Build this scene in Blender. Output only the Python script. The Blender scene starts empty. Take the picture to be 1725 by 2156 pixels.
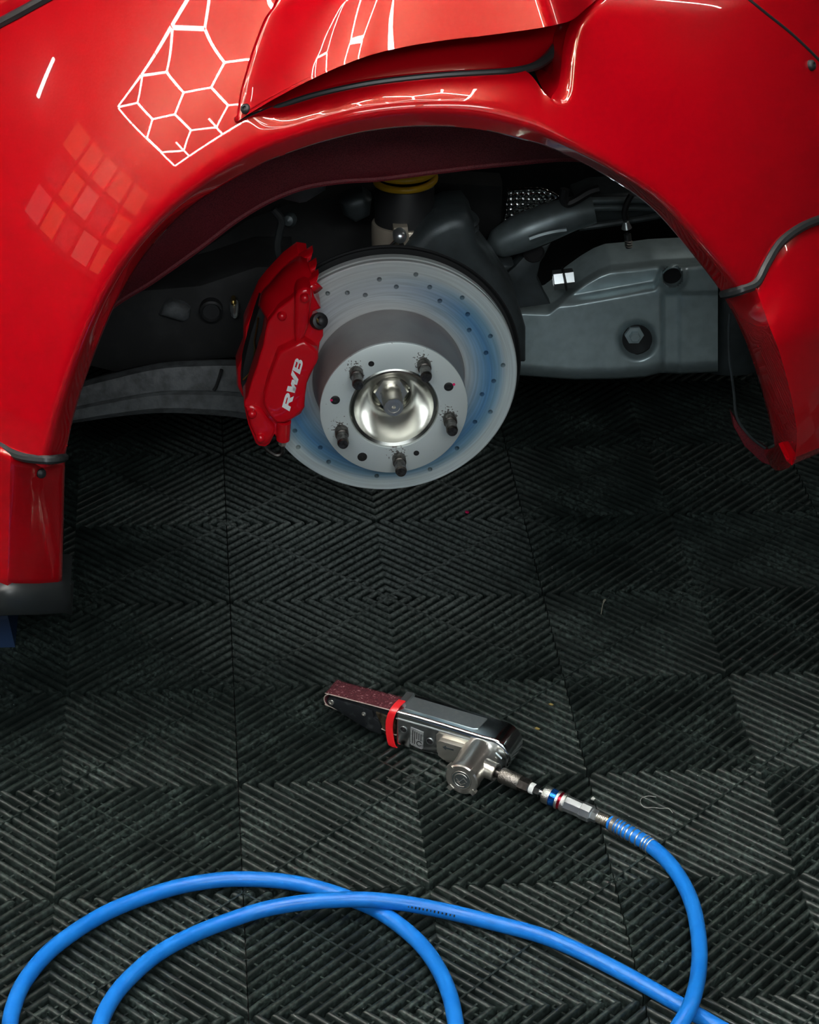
import bpy, bmesh, math, random
import numpy as np
from mathutils import Vector, Matrix
random.seed(7)
sc = bpy.context.scene
COL = sc.collection
# ------------------------------------------------------------------ camera
W, H = 1725, 2156
CE = (1.06031942, -0.0214758448, -0.0838443980)          # camera euler
C = np.array([-0.243744561, -2.40497324, 1.70005969])    # camera position
F = 5428.54533                                            # focal length in pixels
def rot3(rx, ry, rz):
    cx, sx, cy, sy, cz, sz = math.cos(rx), math.sin(rx), math.cos(ry), math.sin(ry), math.cos(rz), math.sin(rz)
    return (np.array([[cz, -sz, 0], [sz, cz, 0], [0, 0, 1]]) @ np.array([[cy, 0, sy], [0, 1, 0], [-sy, 0, cy]])
            @ np.array([[1, 0, 0], [0, cx, -sx], [0, sx, cx]]))
RC = rot3(*CE)
cam_data = bpy.data.cameras.new('camera'); cam = bpy.data.objects.new('camera', cam_data); COL.objects.link(cam)
cam.location = C; cam.rotation_euler = CE
cam_data.sensor_fit = 'HORIZONTAL'; cam_data.sensor_width = 36.0; cam_data.lens = F / W * 36.0
cam_data.clip_start = .05; cam_data.clip_end = 60
sc.camera = cam
# ------------------------------------------------------------------ world, exposure
wd = bpy.data.worlds.new('world'); sc.world = wd; wd.use_nodes = True
wd.node_tree.nodes['Background'].inputs[0].default_value = (.5, .6, .65, 1)
wd.node_tree.nodes['Background'].inputs[1].default_value = .004
LED = 43.0            # radiance of the LED tubes of the ceiling grid
LED2 = 19.0           # the weaker tube row behind the camera
WIN, WIN2 = 1.0, 1.3  # added glowing panes: fill behind the camera, warm reflections at the left
sc.view_settings.view_transform = 'Standard'; sc.view_settings.look = 'None'
sc.view_settings.exposure = -0.22; sc.view_settings.gamma = 1.0
try: sc.view_settings.use_curve_mapping = False
except Exception: pass

# ------------------------------------------------------------------ geometry of the view (to place traced outlines at real depth)
def rays(p):
    p = np.atleast_2d(np.asarray(p, float))
    d = np.stack([(p[:, 0] - W / 2) / F, (H / 2 - p[:, 1]) / F, -np.ones(len(p))], 1)
    return d @ RC.T
def aty(px, py, Y):
    d = rays([(px, py)])[0]; return C + d * (Y - C[1]) / d[1]
def atz(px, py, Z):
    d = rays([(px, py)])[0]; return C + d * (Z - C[2]) / d[2]
def hits(p, fn, off=0.0, a0=1.6, b0=4.4):
    """where the sight lines through p meet the body surface y = fn(x, z) + off"""
    d = rays(p); n = len(d); off = np.broadcast_to(np.asarray(off, float), (n,))
    a = np.full(n, a0); b = np.full(n, b0)
    for _ in range(44):
        m = .5 * (a + b); P = C + d * m[:, None]
        g = P[:, 1] - fn(P[:, 0], P[:, 2]) - off
        b = np.where(g > 0, m, b); a = np.where(g > 0, a, m)
    return C + d * (.5 * (a + b))[:, None]
def spl(pts, n):
    """Catmull-Rom through pts, n samples spread evenly over the index"""
    P = np.asarray(pts, float); k = len(P)
    Q = np.vstack([2 * P[0] - P[1], P, 2 * P[-1] - P[-2]])
    o = []
    for t in np.linspace(0, k - 1, n):
        i = min(int(t), k - 2); u = t - i; a, b, c, d = Q[i:i + 4]
        o.append(.5 * (2 * b + (c - a) * u + (2 * a - 5 * b + 4 * c - d) * u * u + (3 * b - a - 3 * c + d) * u ** 3))
    return np.array(o)
def sstep(x): x = np.clip(x, 0, 1); return x * x * (3 - 2 * x)

# wheel frame: origin in the middle of the hub face, local y points into the car
WC = np.array([-.0151, .1858, .3772]); WF = rot3(.0322, 0, .0054)
WM = Matrix([[*WF[0], WC[0]], [*WF[1], WC[1]], [*WF[2], WC[2]], [0, 0, 0, 1]])
def wl(x, y, z): return WC + WF @ np.array([x, y, z])
def onwheel(px, py, ly):
    """wheel-local (x, z) of a sight line at wheel depth ly"""
    n = WF[:, 1]; o = WC + n * ly; d = rays([(px, py)])[0]
    X = C + d * (((o - C) @ n) / (d @ n)) - o
    L = WF.T @ X
    return L[0], L[2]

# ------------------------------------------------------------------ materials
MATS = {}
def mat(name, col, rough=.5, metal=0., coat=0., coat_rough=.03, spec=.5, noise=None, bump=None, emit=None, estr=0., extra=None):
    if name in MATS: return MATS[name]
    m = bpy.data.materials.new(name); m.use_nodes = True; nt = m.node_tree; b = nt.nodes['Principled BSDF']
    b.inputs['Base Color'].default_value = (*col, 1); b.inputs['Roughness'].default_value = rough
    b.inputs['Metallic'].default_value = metal; b.inputs['Coat Weight'].default_value = coat
    b.inputs['Coat Roughness'].default_value = coat_rough; b.inputs['Specular IOR Level'].default_value = spec
    if emit: b.inputs['Emission Color'].default_value = (*emit, 1); b.inputs['Emission Strength'].default_value = estr
    tc = nt.nodes.new('ShaderNodeTexCoord')
    if noise:     # (scale, second colour, low, high, roughness change)
        s, c2, lo, hi, dr = noise
        nz = nt.nodes.new('ShaderNodeTexNoise'); nz.inputs['Scale'].default_value = s; nz.inputs['Detail'].default_value = 6
        nt.links.new(tc.outputs['Object'], nz.inputs['Vector'])
        mr = nt.nodes.new('ShaderNodeMapRange'); mr.inputs[1].default_value = lo; mr.inputs[2].default_value = hi
        nt.links.new(nz.outputs['Fac'], mr.inputs[0])
        mx = nt.nodes.new('ShaderNodeMix'); mx.data_type = 'RGBA'
        mx.inputs[6].default_value = (*col, 1); mx.inputs[7].default_value = (*c2, 1)
        nt.links.new(mr.outputs[0], mx.inputs[0]); nt.links.new(mx.outputs[2], b.inputs['Base Color'])
        if dr:
            ma = nt.nodes.new('ShaderNodeMath'); ma.operation = 'MULTIPLY_ADD'; ma.inputs[1].default_value = dr; ma.inputs[2].default_value = rough
            nt.links.new(mr.outputs[0], ma.inputs[0]); nt.links.new(ma.outputs[0], b.inputs['Roughness'])
    if bump:      # (scale, strength, distance)
        nz = nt.nodes.new('ShaderNodeTexNoise'); nz.inputs['Scale'].default_value = bump[0]; nz.inputs['Detail'].default_value = 3
        nt.links.new(tc.outputs['Object'], nz.inputs['Vector'])
        bp = nt.nodes.new('ShaderNodeBump'); bp.inputs['Strength'].default_value = bump[1]; bp.inputs['Distance'].default_value = bump[2]
        nt.links.new(nz.outputs['Fac'], bp.inputs['Height']); nt.links.new(bp.outputs[0], b.inputs['Normal'])
    if extra: extra(nt, b, tc)
    MATS[name] = m
    return m
def ND(nt, t, **kw):
    n = nt.nodes.new(t)
    for k, v in kw.items(): setattr(n, k, v)
    return n
def paint_extra(nt, b, tc): b.inputs['Specular Tint'].default_value = (1, .40, .26, 1)      # orange-tinted sheen, standing in for the glow around mirrored lights
RED = mat('red_paint', (.36, .0003, .0050), .25, coat=1., coat_rough=.012, spec=.5, extra=paint_extra)
REDC = mat('red_caliper_paint', (.60, .002, .010), .4, coat=1., coat_rough=.02, spec=.1)
REDIN = mat('red_overspray', (.13, .003, .010), .5, noise=(700, (.07, .003, .006), .45, .6, .2), bump=(900, .5, .002))
RUB = mat('black_rubber', (.022, .026, .027), .38)
BLK = mat('black_plastic', (.014, .015, .016), .5)
DARK = mat('underbody_black', (.008, .009, .0095), .75, noise=(30, (.02, .022, .023), .5, .75, 0))
CAST = mat('cast_aluminium', (.44, .56, .58), .36, metal=.5, noise=(60, (.37, .47, .49), .4, .7, .06), bump=(900, .06, .001))
CASTD = mat('cast_aluminium_dull', (.060, .076, .081), .4, metal=.4, noise=(40, (.038, .048, .051), .4, .7, .1), bump=(700, .2, .001))
CASTM = mat('cast_aluminium_mid', (.17, .21, .22), .36, metal=.5, noise=(60, (.13, .165, .172), .4, .7, .06), bump=(900, .06, .001))
ARMM = mat('underseal_grey', (.085, .095, .10), .6, noise=(70, (.045, .05, .052), .4, .65, .1), bump=(260, .35, .002))
CHROME = mat('chrome', (.82, .86, .87), .17, metal=1., noise=(25, (.66, .70, .72), .5, .75, .12))
NICKEL = mat('nickel', (.78, .76, .70), .3, metal=.95, bump=(600, .06, .001))
STEEL = mat('dark_steel', (.16, .15, .14), .34, metal=1., noise=(200, (.07, .065, .06), .4, .65, .15))
ZINC = mat('zinc', (.62, .68, .70), .3, metal=.9)
BRASS = mat('brass', (.72, .50, .16), .25, metal=1.)
GOLD = mat('titanium_alloy', (.50, .45, .36), .36, metal=.55)
YEL = mat('yellow_spring', (.62, .36, .01), .4)
PURP = mat('purple_anodised', (.16, .03, .33), .35, metal=.4)
HOSE = mat('blue_hose', (.005, .15, .56), .36, noise=(35, (.010, .19, .64), .35, .7, .06), coat=.12, coat_rough=.12, spec=.35)
BLUE = mat('blue_ring', (.01, .12, .5), .22, metal=.8)
REDR = mat('red_ring', (.35, .01, .03), .25, metal=.8)
WHITE = mat('white_decal', (.80, .84, .84), .45)
MAGENTA = mat('magenta_mark', (.65, .01, .12), .5)
JACK = mat('blue_enamel', (.006, .028, .085), .4)
REDP = mat('red_plastic', (.72, .012, .018), .35, coat=.5)
HOLE = mat('dark_hole', (.006, .006, .007), .8)

def tile_extra(nt, b, tc):
    oi = ND(nt, 'ShaderNodeObjectInfo')
    ad = ND(nt, 'ShaderNodeVectorMath', operation='ADD')
    nt.links.new(tc.outputs['Object'], ad.inputs[0]); nt.links.new(oi.outputs['Location'], ad.inputs[1])
    n1 = ND(nt, 'ShaderNodeTexNoise'); n1.inputs['Scale'].default_value = 240; n1.inputs['Detail'].default_value = 5
    n2 = ND(nt, 'ShaderNodeTexNoise'); n2.inputs['Scale'].default_value = 14; n2.inputs['Detail'].default_value = 4
    n3 = ND(nt, 'ShaderNodeTexVoronoi'); n3.inputs['Scale'].default_value = 95
    for n in (n1, n2, n3): nt.links.new(ad.outputs[0], n.inputs['Vector'])
    mr = ND(nt, 'ShaderNodeMapRange'); mr.inputs[1].default_value = .42; mr.inputs[2].default_value = .72
    nt.links.new(n1.outputs['Fac'], mr.inputs[0])
    mr2 = ND(nt, 'ShaderNodeMapRange'); mr2.inputs[1].default_value = .35; mr2.inputs[2].default_value = .75
    nt.links.new(n2.outputs['Fac'], mr2.inputs[0])
    mu = ND(nt, 'ShaderNodeMath', operation='MULTIPLY'); nt.links.new(mr.outputs[0], mu.inputs[0]); nt.links.new(mr2.outputs[0], mu.inputs[1])
    m1 = ND(nt, 'ShaderNodeMix', data_type='RGBA'); m1.inputs[6].default_value = (.0080, .0130, .0118, 1); m1.inputs[7].default_value = (.075, .108, .098, 1)
    nt.links.new(mu.outputs[0], m1.inputs[0])
    ge = ND(nt, 'ShaderNodeNewGeometry'); mp = ND(nt, 'ShaderNodeMapping'); mp.inputs['Location'].default_value = (.06, -.52, 0); mp.inputs['Scale'].default_value = (1.25, .85, 0)  # dusty pale patch before the wheel; also paints in light on rib tops
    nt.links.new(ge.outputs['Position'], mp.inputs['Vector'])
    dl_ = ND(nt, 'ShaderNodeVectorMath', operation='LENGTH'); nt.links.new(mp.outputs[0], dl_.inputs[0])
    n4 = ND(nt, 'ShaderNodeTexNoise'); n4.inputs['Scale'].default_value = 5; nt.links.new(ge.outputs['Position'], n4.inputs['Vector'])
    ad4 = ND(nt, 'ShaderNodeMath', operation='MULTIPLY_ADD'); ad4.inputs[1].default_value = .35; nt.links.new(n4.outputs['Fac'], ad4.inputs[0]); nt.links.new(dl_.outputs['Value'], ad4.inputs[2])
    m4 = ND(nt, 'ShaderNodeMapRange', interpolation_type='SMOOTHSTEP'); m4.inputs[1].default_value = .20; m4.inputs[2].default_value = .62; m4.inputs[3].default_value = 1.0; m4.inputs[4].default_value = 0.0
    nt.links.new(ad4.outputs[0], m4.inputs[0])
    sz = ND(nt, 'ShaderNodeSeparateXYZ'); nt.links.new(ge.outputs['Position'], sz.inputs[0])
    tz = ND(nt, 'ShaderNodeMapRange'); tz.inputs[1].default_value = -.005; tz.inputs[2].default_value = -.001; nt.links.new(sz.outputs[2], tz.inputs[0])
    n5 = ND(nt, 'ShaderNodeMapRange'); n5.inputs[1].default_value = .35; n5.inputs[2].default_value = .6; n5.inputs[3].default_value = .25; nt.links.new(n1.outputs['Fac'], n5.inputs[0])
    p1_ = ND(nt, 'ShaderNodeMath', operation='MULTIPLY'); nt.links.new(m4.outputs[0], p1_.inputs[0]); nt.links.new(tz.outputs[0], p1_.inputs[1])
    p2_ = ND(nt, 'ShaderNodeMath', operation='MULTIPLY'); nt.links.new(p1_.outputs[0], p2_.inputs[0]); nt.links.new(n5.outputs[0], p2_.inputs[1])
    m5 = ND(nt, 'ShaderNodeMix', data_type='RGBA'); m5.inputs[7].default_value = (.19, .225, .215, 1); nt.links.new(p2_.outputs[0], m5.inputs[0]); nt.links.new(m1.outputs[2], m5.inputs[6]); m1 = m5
    lt = ND(nt, 'ShaderNodeMath', operation='LESS_THAN'); lt.inputs[1].default_value = .045; nt.links.new(n3.outputs['Distance'], lt.inputs[0])
    gt = ND(nt, 'ShaderNodeMath', operation='GREATER_THAN'); gt.inputs[1].default_value = .93
    sp = ND(nt, 'ShaderNodeSeparateColor'); nt.links.new(n3.outputs['Color'], sp.inputs[0]); nt.links.new(sp.outputs[0], gt.inputs[0])
    m2 = ND(nt, 'ShaderNodeMath', operation='MULTIPLY'); nt.links.new(lt.outputs[0], m2.inputs[0]); nt.links.new(gt.outputs[0], m2.inputs[1])
    m3 = ND(nt, 'ShaderNodeMix', data_type='RGBA'); m3.inputs[7].default_value = (.5, .54, .52, 1)
    nt.links.new(m2.outputs[0], m3.inputs[0]); nt.links.new(m1.outputs[2], m3.inputs[6]); nt.links.new(m3.outputs[2], b.inputs['Base Color'])
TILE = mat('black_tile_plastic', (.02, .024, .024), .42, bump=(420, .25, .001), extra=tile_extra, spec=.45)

def disc_extra(nt, b, tc):
    sx = ND(nt, 'ShaderNodeSeparateXYZ'); nt.links.new(tc.outputs['Object'], sx.inputs[0])
    co = ND(nt, 'ShaderNodeCombineXYZ'); nt.links.new(sx.outputs[0], co.inputs[0]); nt.links.new(sx.outputs[2], co.inputs[1])
    ln = ND(nt, 'ShaderNodeVectorMath', operation='LENGTH'); nt.links.new(co.outputs[0], ln.inputs[0])
    at = ND(nt, 'ShaderNodeMath', operation='ARCTAN2'); nt.links.new(sx.outputs[2], at.inputs[0]); nt.links.new(sx.outputs[0], at.inputs[1])
    cr = ND(nt, 'ShaderNodeCombineXYZ')
    s1 = ND(nt, 'ShaderNodeMath', operation='MULTIPLY'); s1.inputs[1].default_value = 1.6; nt.links.new(at.outputs[0], s1.inputs[0])
    s2 = ND(nt, 'ShaderNodeMath', operation='MULTIPLY'); s2.inputs[1].default_value = 420; nt.links.new(ln.outputs['Value'], s2.inputs[0])
    nt.links.new(s1.outputs[0], cr.inputs[0]); nt.links.new(s2.outputs[0], cr.inputs[1])
    nz = ND(nt, 'ShaderNodeTexNoise'); nz.inputs['Scale'].default_value = 1.0; nz.inputs['Detail'].default_value = 4
    nt.links.new(cr.outputs[0], nz.inputs['Vector'])
    ramp = ND(nt, 'ShaderNodeValToRGB')       # heat tint over the radius of the swept ring
    el = ramp.color_ramp.elements
    cols = [(0.0, (.60, .65, .65)), (.12, (.50, .62, .68)), (.30, (.26, .47, .66)), (.48, (.13, .34, .60)), (.66, (.27, .48, .62)), (.80, (.66, .77, .77)), (1.0, (.72, .82, .82))]
    el[0].position, el[0].color = cols[0][0], (*cols[0][1], 1); el[1].position, el[1].color = cols[-1][0], (*cols[-1][1], 1)
    for p, c in cols[1:-1]: e = el.new(p); e.color = (*c, 1)
    mr = ND(nt, 'ShaderNodeMapRange'); mr.inputs[1].default_value = .088; mr.inputs[2].default_value = .1494
    nt.links.new(ln.outputs['Value'], mr.inputs[0]); nt.links.new(mr.outputs[0], ramp.inputs[0])
    # the tint is strongest on the rear side and at the front bottom, brownish at the upper front
    dv = ND(nt, 'ShaderNodeMath', operation='ADD'); dv.inputs[1].default_value = -2.05; nt.links.new(at.outputs[0], dv.inputs[0])
    cs = ND(nt, 'ShaderNodeMath', operation='COSINE'); nt.links.new(dv.outputs[0], cs.inputs[0])
    mw = ND(nt, 'ShaderNodeMapRange'); mw.inputs[1].default_value = .25; mw.inputs[2].default_value = 1.05; mw.inputs[4].default_value = .9
    nt.links.new(cs.outputs[0], mw.inputs[0])
    mx = ND(nt, 'ShaderNodeMix', data_type='RGBA'); mx.inputs[7].default_value = (.68, .70, .69, 1)
    nt.links.new(mw.outputs[0], mx.inputs[0]); nt.links.new(ramp.outputs[0], mx.inputs[6])
    mm = ND(nt, 'ShaderNodeMix', data_type='RGBA', blend_type='MULTIPLY'); mm.inputs[0].default_value = .38
    mz = ND(nt, 'ShaderNodeMapRange'); mz.inputs[1].default_value = .3; mz.inputs[2].default_value = .7; mz.inputs[3].default_value = .4; mz.inputs[4].default_value = 1.2
    nt.links.new(nz.outputs['Fac'], mz.inputs[0])
    nt.links.new(mx.outputs[2], mm.inputs[6]); nt.links.new(mz.outputs[0], mm.inputs[7]); nt.links.new(mm.outputs[2], b.inputs['Base Color'])
DISC = mat('disc_iron', (.35, .38, .39), .42, metal=.35, extra=disc_extra)
def hub_extra(nt, b, tc):
    # brown-black anti-seize specks around the studs
    nz = ND(nt, 'ShaderNodeTexNoise'); nz.inputs['Scale'].default_value = 330; nz.inputs['Detail'].default_value = 3
    nt.links.new(tc.outputs['Object'], nz.inputs['Vector'])
    near = None
    for k in range(5):
        a = 2.3067 - k * 2 * math.pi / 5
        ds = ND(nt, 'ShaderNodeVectorMath', operation='DISTANCE'); ds.inputs[1].default_value = (.065 * math.cos(a) - .002, 0, .065 * math.sin(a) + .005)
        nt.links.new(tc.outputs['Object'], ds.inputs[0])
        if near is None: near = ds.outputs['Value']
        else:
            mn = ND(nt, 'ShaderNodeMath', operation='MINIMUM'); nt.links.new(near, mn.inputs[0]); nt.links.new(ds.outputs['Value'], mn.inputs[1]); near = mn.outputs[0]
    mr = ND(nt, 'ShaderNodeMapRange'); mr.inputs[1].default_value = .004; mr.inputs[2].default_value = .0175; mr.inputs[3].default_value = .50; mr.inputs[4].default_value = .27
    nt.links.new(near, mr.inputs[0])
    lt = ND(nt, 'ShaderNodeMath', operation='LESS_THAN'); nt.links.new(nz.outputs['Fac'], lt.inputs[0]); nt.links.new(mr.outputs[0], lt.inputs[1])
    mx = ND(nt, 'ShaderNodeMix', data_type='RGBA'); mx.inputs[6].default_value = (.62, .70, .70, 1); mx.inputs[7].default_value = (.13, .13, .125, 1)
    nt.links.new(lt.outputs[0], mx.inputs[0]); nt.links.new(mx.outputs[2], b.inputs['Base Color'])
HUB = mat('hub_zinc', (.42, .46, .46), .5, metal=.35, extra=hub_extra)
HAT = mat('hat_iron', (.36, .365, .355), .5, metal=.4, noise=(9, (.24, .22, .23), .4, .7, 0), bump=(900, .1, .001))
def belt_extra(nt, b, tc):
    vo = ND(nt, 'ShaderNodeTexNoise'); vo.inputs['Scale'].default_value = 420; vo.inputs['Detail'].default_value = 2
    nt.links.new(tc.outputs['Object'], vo.inputs['Vector'])
    r = ND(nt, 'ShaderNodeValToRGB'); e = r.color_ramp.elements
    e[0].position, e[0].color = .30, (.055, .006, .012, 1); e[1].position, e[1].color = .76, (.5, .33, .32, 1)
    n = e.new(.62); n.color = (.12, .014, .026, 1)
    nt.links.new(vo.outputs['Fac'], r.inputs[0]); nt.links.new(r.outputs[0], b.inputs['Base Color'])
BELT = mat('abrasive_belt', (.16, .02, .035), .8, extra=belt_extra, bump=(900, .8, .002))
def foil_extra(nt, b, tc):
    vo = ND(nt, 'ShaderNodeTexVoronoi'); vo.inputs['Scale'].default_value = 150; vo.inputs['Randomness'].default_value = .15
    nt.links.new(tc.outputs['Object'], vo.inputs['Vector'])
    bp = ND(nt, 'ShaderNodeBump'); bp.inputs['Strength'].default_value = 1; bp.inputs['Distance'].default_value = .004
    nt.links.new(vo.outputs['Distance'], bp.inputs['Height']); nt.links.new(bp.outputs[0], b.inputs['Normal'])
FOIL = mat('embossed_foil', (.55, .57, .57), .18, metal=1., extra=foil_extra)
def knurl_extra(nt, b, tc):
    w = ND(nt, 'ShaderNodeTexVoronoi'); w.inputs['Scale'].default_value = 900
    nt.links.new(tc.outputs['Object'], w.inputs['Vector'])
    bp = ND(nt, 'ShaderNodeBump'); bp.inputs['Strength'].default_value = .7; bp.inputs['Distance'].default_value = .0006
    nt.links.new(w.outputs['Distance'], bp.inputs['Height']); nt.links.new(bp.outputs[0], b.inputs['Normal'])
KNURL = mat('knurled_steel', (.30, .285, .26), .38, metal=1., extra=knurl_extra)
KNURLZ = mat('knurled_zinc', (.62, .65, .62), .3, metal=1., extra=knurl_extra)
# ------------------------------------------------------------------ mesh helpers
def obj(name, verts, faces, m, parent=None, smooth=True, angle=40, world=None):
    me = bpy.data.meshes.new(name); me.from_pydata([tuple(map(float, v)) for v in verts], [], faces)
    me.validate(); me.update()
    bm = bmesh.new(); bm.from_mesh(me); bmesh.ops.recalc_face_normals(bm, faces=bm.faces); bm.to_mesh(me); bm.free()
    return link(name, me, m, parent, smooth, angle, world)
def link(name, me, m, parent=None, smooth=True, angle=40, world=None):
    if m: me.materials.append(m)
    if smooth:
        me.polygons.foreach_set('use_smooth', [True] * len(me.polygons)); me.set_sharp_from_angle(angle=math.radians(angle))
    o = bpy.data.objects.new(name, me); COL.objects.link(o)
    if parent is not None: put(o, parent)
    if world is not None: o.matrix_basis = world
    return o
def put(o, parent):
    o.parent = parent; o.matrix_parent_inverse = wmat(parent).inverted()
def wmat(o):
    if o.parent is None: return o.matrix_basis.copy()
    return wmat(o.parent) @ o.matrix_parent_inverse @ o.matrix_basis
def thing(name, label, cat, loc=(0, 0, 0), group=None):
    o = bpy.data.objects.new(name, None); COL.objects.link(o); o.location = loc; o.empty_display_size = .1
    tag(o, label, cat, group); return o
def tag(o, label=None, cat=None, group=None, kind=None):
    if label: o['label'] = label
    if cat: o['category'] = cat
    if group: o['group'] = group
    if kind: o['kind'] = kind
    return o
def grid(P, flip=False):
    n, m = len(P), len(P[0]); v = [tuple(q) for r in P for q in r]
    f = [(i * m + j, i * m + j + 1, (i + 1) * m + j + 1, (i + 1) * m + j) for i in range(n - 1) for j in range(m - 1)]
    return v, f
def join(*ms):
    V, Fc = [], []
    for v, f in ms:
        k = len(V); V += list(v); Fc += [tuple(i + k for i in q) for q in f]
    return V, Fc
def basis(axis, up=None):
    a = np.asarray(axis, float); a = a / np.linalg.norm(a)
    u = np.array([0, 0, 1.]) if up is None else np.asarray(up, float)
    if abs(a @ u) > .98 * np.linalg.norm(u): u = np.array([1., 0, 0])
    b = np.cross(u, a); b /= np.linalg.norm(b); c = np.cross(a, b)
    return a, b, c
def lathe(prof, o=(0, 0, 0), axis=(0, 0, 1), seg=32, up=None, cap=False):
    """prof = [(radius, height along axis)]"""
    a, b, c = basis(axis, up); o = np.asarray(o, float); V, Fc = [], []
    for r, h in prof:
        for k in range(seg):
            t = 2 * math.pi * k / seg; V.append(o + a * h + (b * math.cos(t) + c * math.sin(t)) * r)
    n = len(prof)
    for i in range(n - 1):
        for k in range(seg):
            k2 = (k + 1) % seg; Fc.append((i * seg + k, i * seg + k2, (i + 1) * seg + k2, (i + 1) * seg + k))
    if cap: Fc.append(tuple(range(seg))[::-1]); Fc.append(tuple(range((n - 1) * seg, n * seg)))
    return V, Fc
def tube(pts, r, seg=10, cap=True, closed=False):
    P = np.asarray(pts, float); n = len(P); rr = np.broadcast_to(np.asarray(r, float), (n,))
    T = np.gradient(P, axis=0)
    if closed: T = np.roll(P, -1, 0) - np.roll(P, 1, 0)
    T /= np.linalg.norm(T, axis=1)[:, None] + 1e-12
    up = np.array([0, 0, 1.]) if abs(T[0][2]) < .9 else np.array([1., 0, 0])
    b = np.cross(up, T[0]); b /= np.linalg.norm(b); V, Fc = [], []
    for i in range(n):
        b = b - T[i] * (b @ T[i]); b /= np.linalg.norm(b); c = np.cross(T[i], b)
        for k in range(seg):
            t = 2 * math.pi * k / seg; V.append(P[i] + (b * math.cos(t) + c * math.sin(t)) * rr[i])
    for i in range(n if closed else n - 1):
        for k in range(seg):
            k2 = (k + 1) % seg; j = (i + 1) % n; Fc.append((i * seg + k, i * seg + k2, j * seg + k2, j * seg + k))
    if cap and not closed: Fc.append(tuple(range(seg))[::-1]); Fc.append(tuple(range((n - 1) * seg, n * seg)))
    return V, Fc
def prism(poly, vec, bevel=0., seg=2):
    """polygon of 3D points pushed along vec; all outer edges rounded"""
    bm = bmesh.new(); vec = Vector(np.asarray(vec, float))
    a = [bm.verts.new(tuple(map(float, p))) for p in poly]; b = [bm.verts.new(v.co + vec) for v in a]
    f1 = bm.faces.new(a); f2 = bm.faces.new(b[::-1]); n = len(a)
    for i in range(n): bm.faces.new((a[i], b[i], b[(i + 1) % n], a[(i + 1) % n]))
    bmesh.ops.recalc_face_normals(bm, faces=bm.faces)
    if bevel > 0:
        es = [e for e in bm.edges if any(f in (f1,) for f in e.link_faces)]
        bmesh.ops.bevel(bm, geom=es, offset=bevel, segments=seg, affect='EDGES', profile=.5, clamp_overlap=True)
    bm.verts.index_update()
    V = [np.array(v.co) for v in bm.verts]; Fc = [tuple(v.index for v in f.verts) for f in bm.faces]; bm.free()
    return V, Fc
def box(c, s, M3=None):
    c = np.asarray(c, float); s = np.asarray(s, float) / 2
    P = [np.array([x, y, z]) * s for x in (-1, 1) for y in (-1, 1) for z in (-1, 1)]
    V = [c + (M3 @ p if M3 is not None else p) for p in P]
    return V, [(0, 1, 3, 2), (4, 6, 7, 5), (0, 4, 5, 1), (2, 3, 7, 6), (0, 2, 6, 4), (1, 5, 7, 3)]
def shell(o, t, off=-1):
    md = o.modifiers.new('thickness', 'SOLIDIFY'); md.thickness = t; md.offset = off; return o
def pxY(pts, Y): return [aty(p[0], p[1], p[2] if len(p) > 2 else Y) for p in pts]

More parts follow.
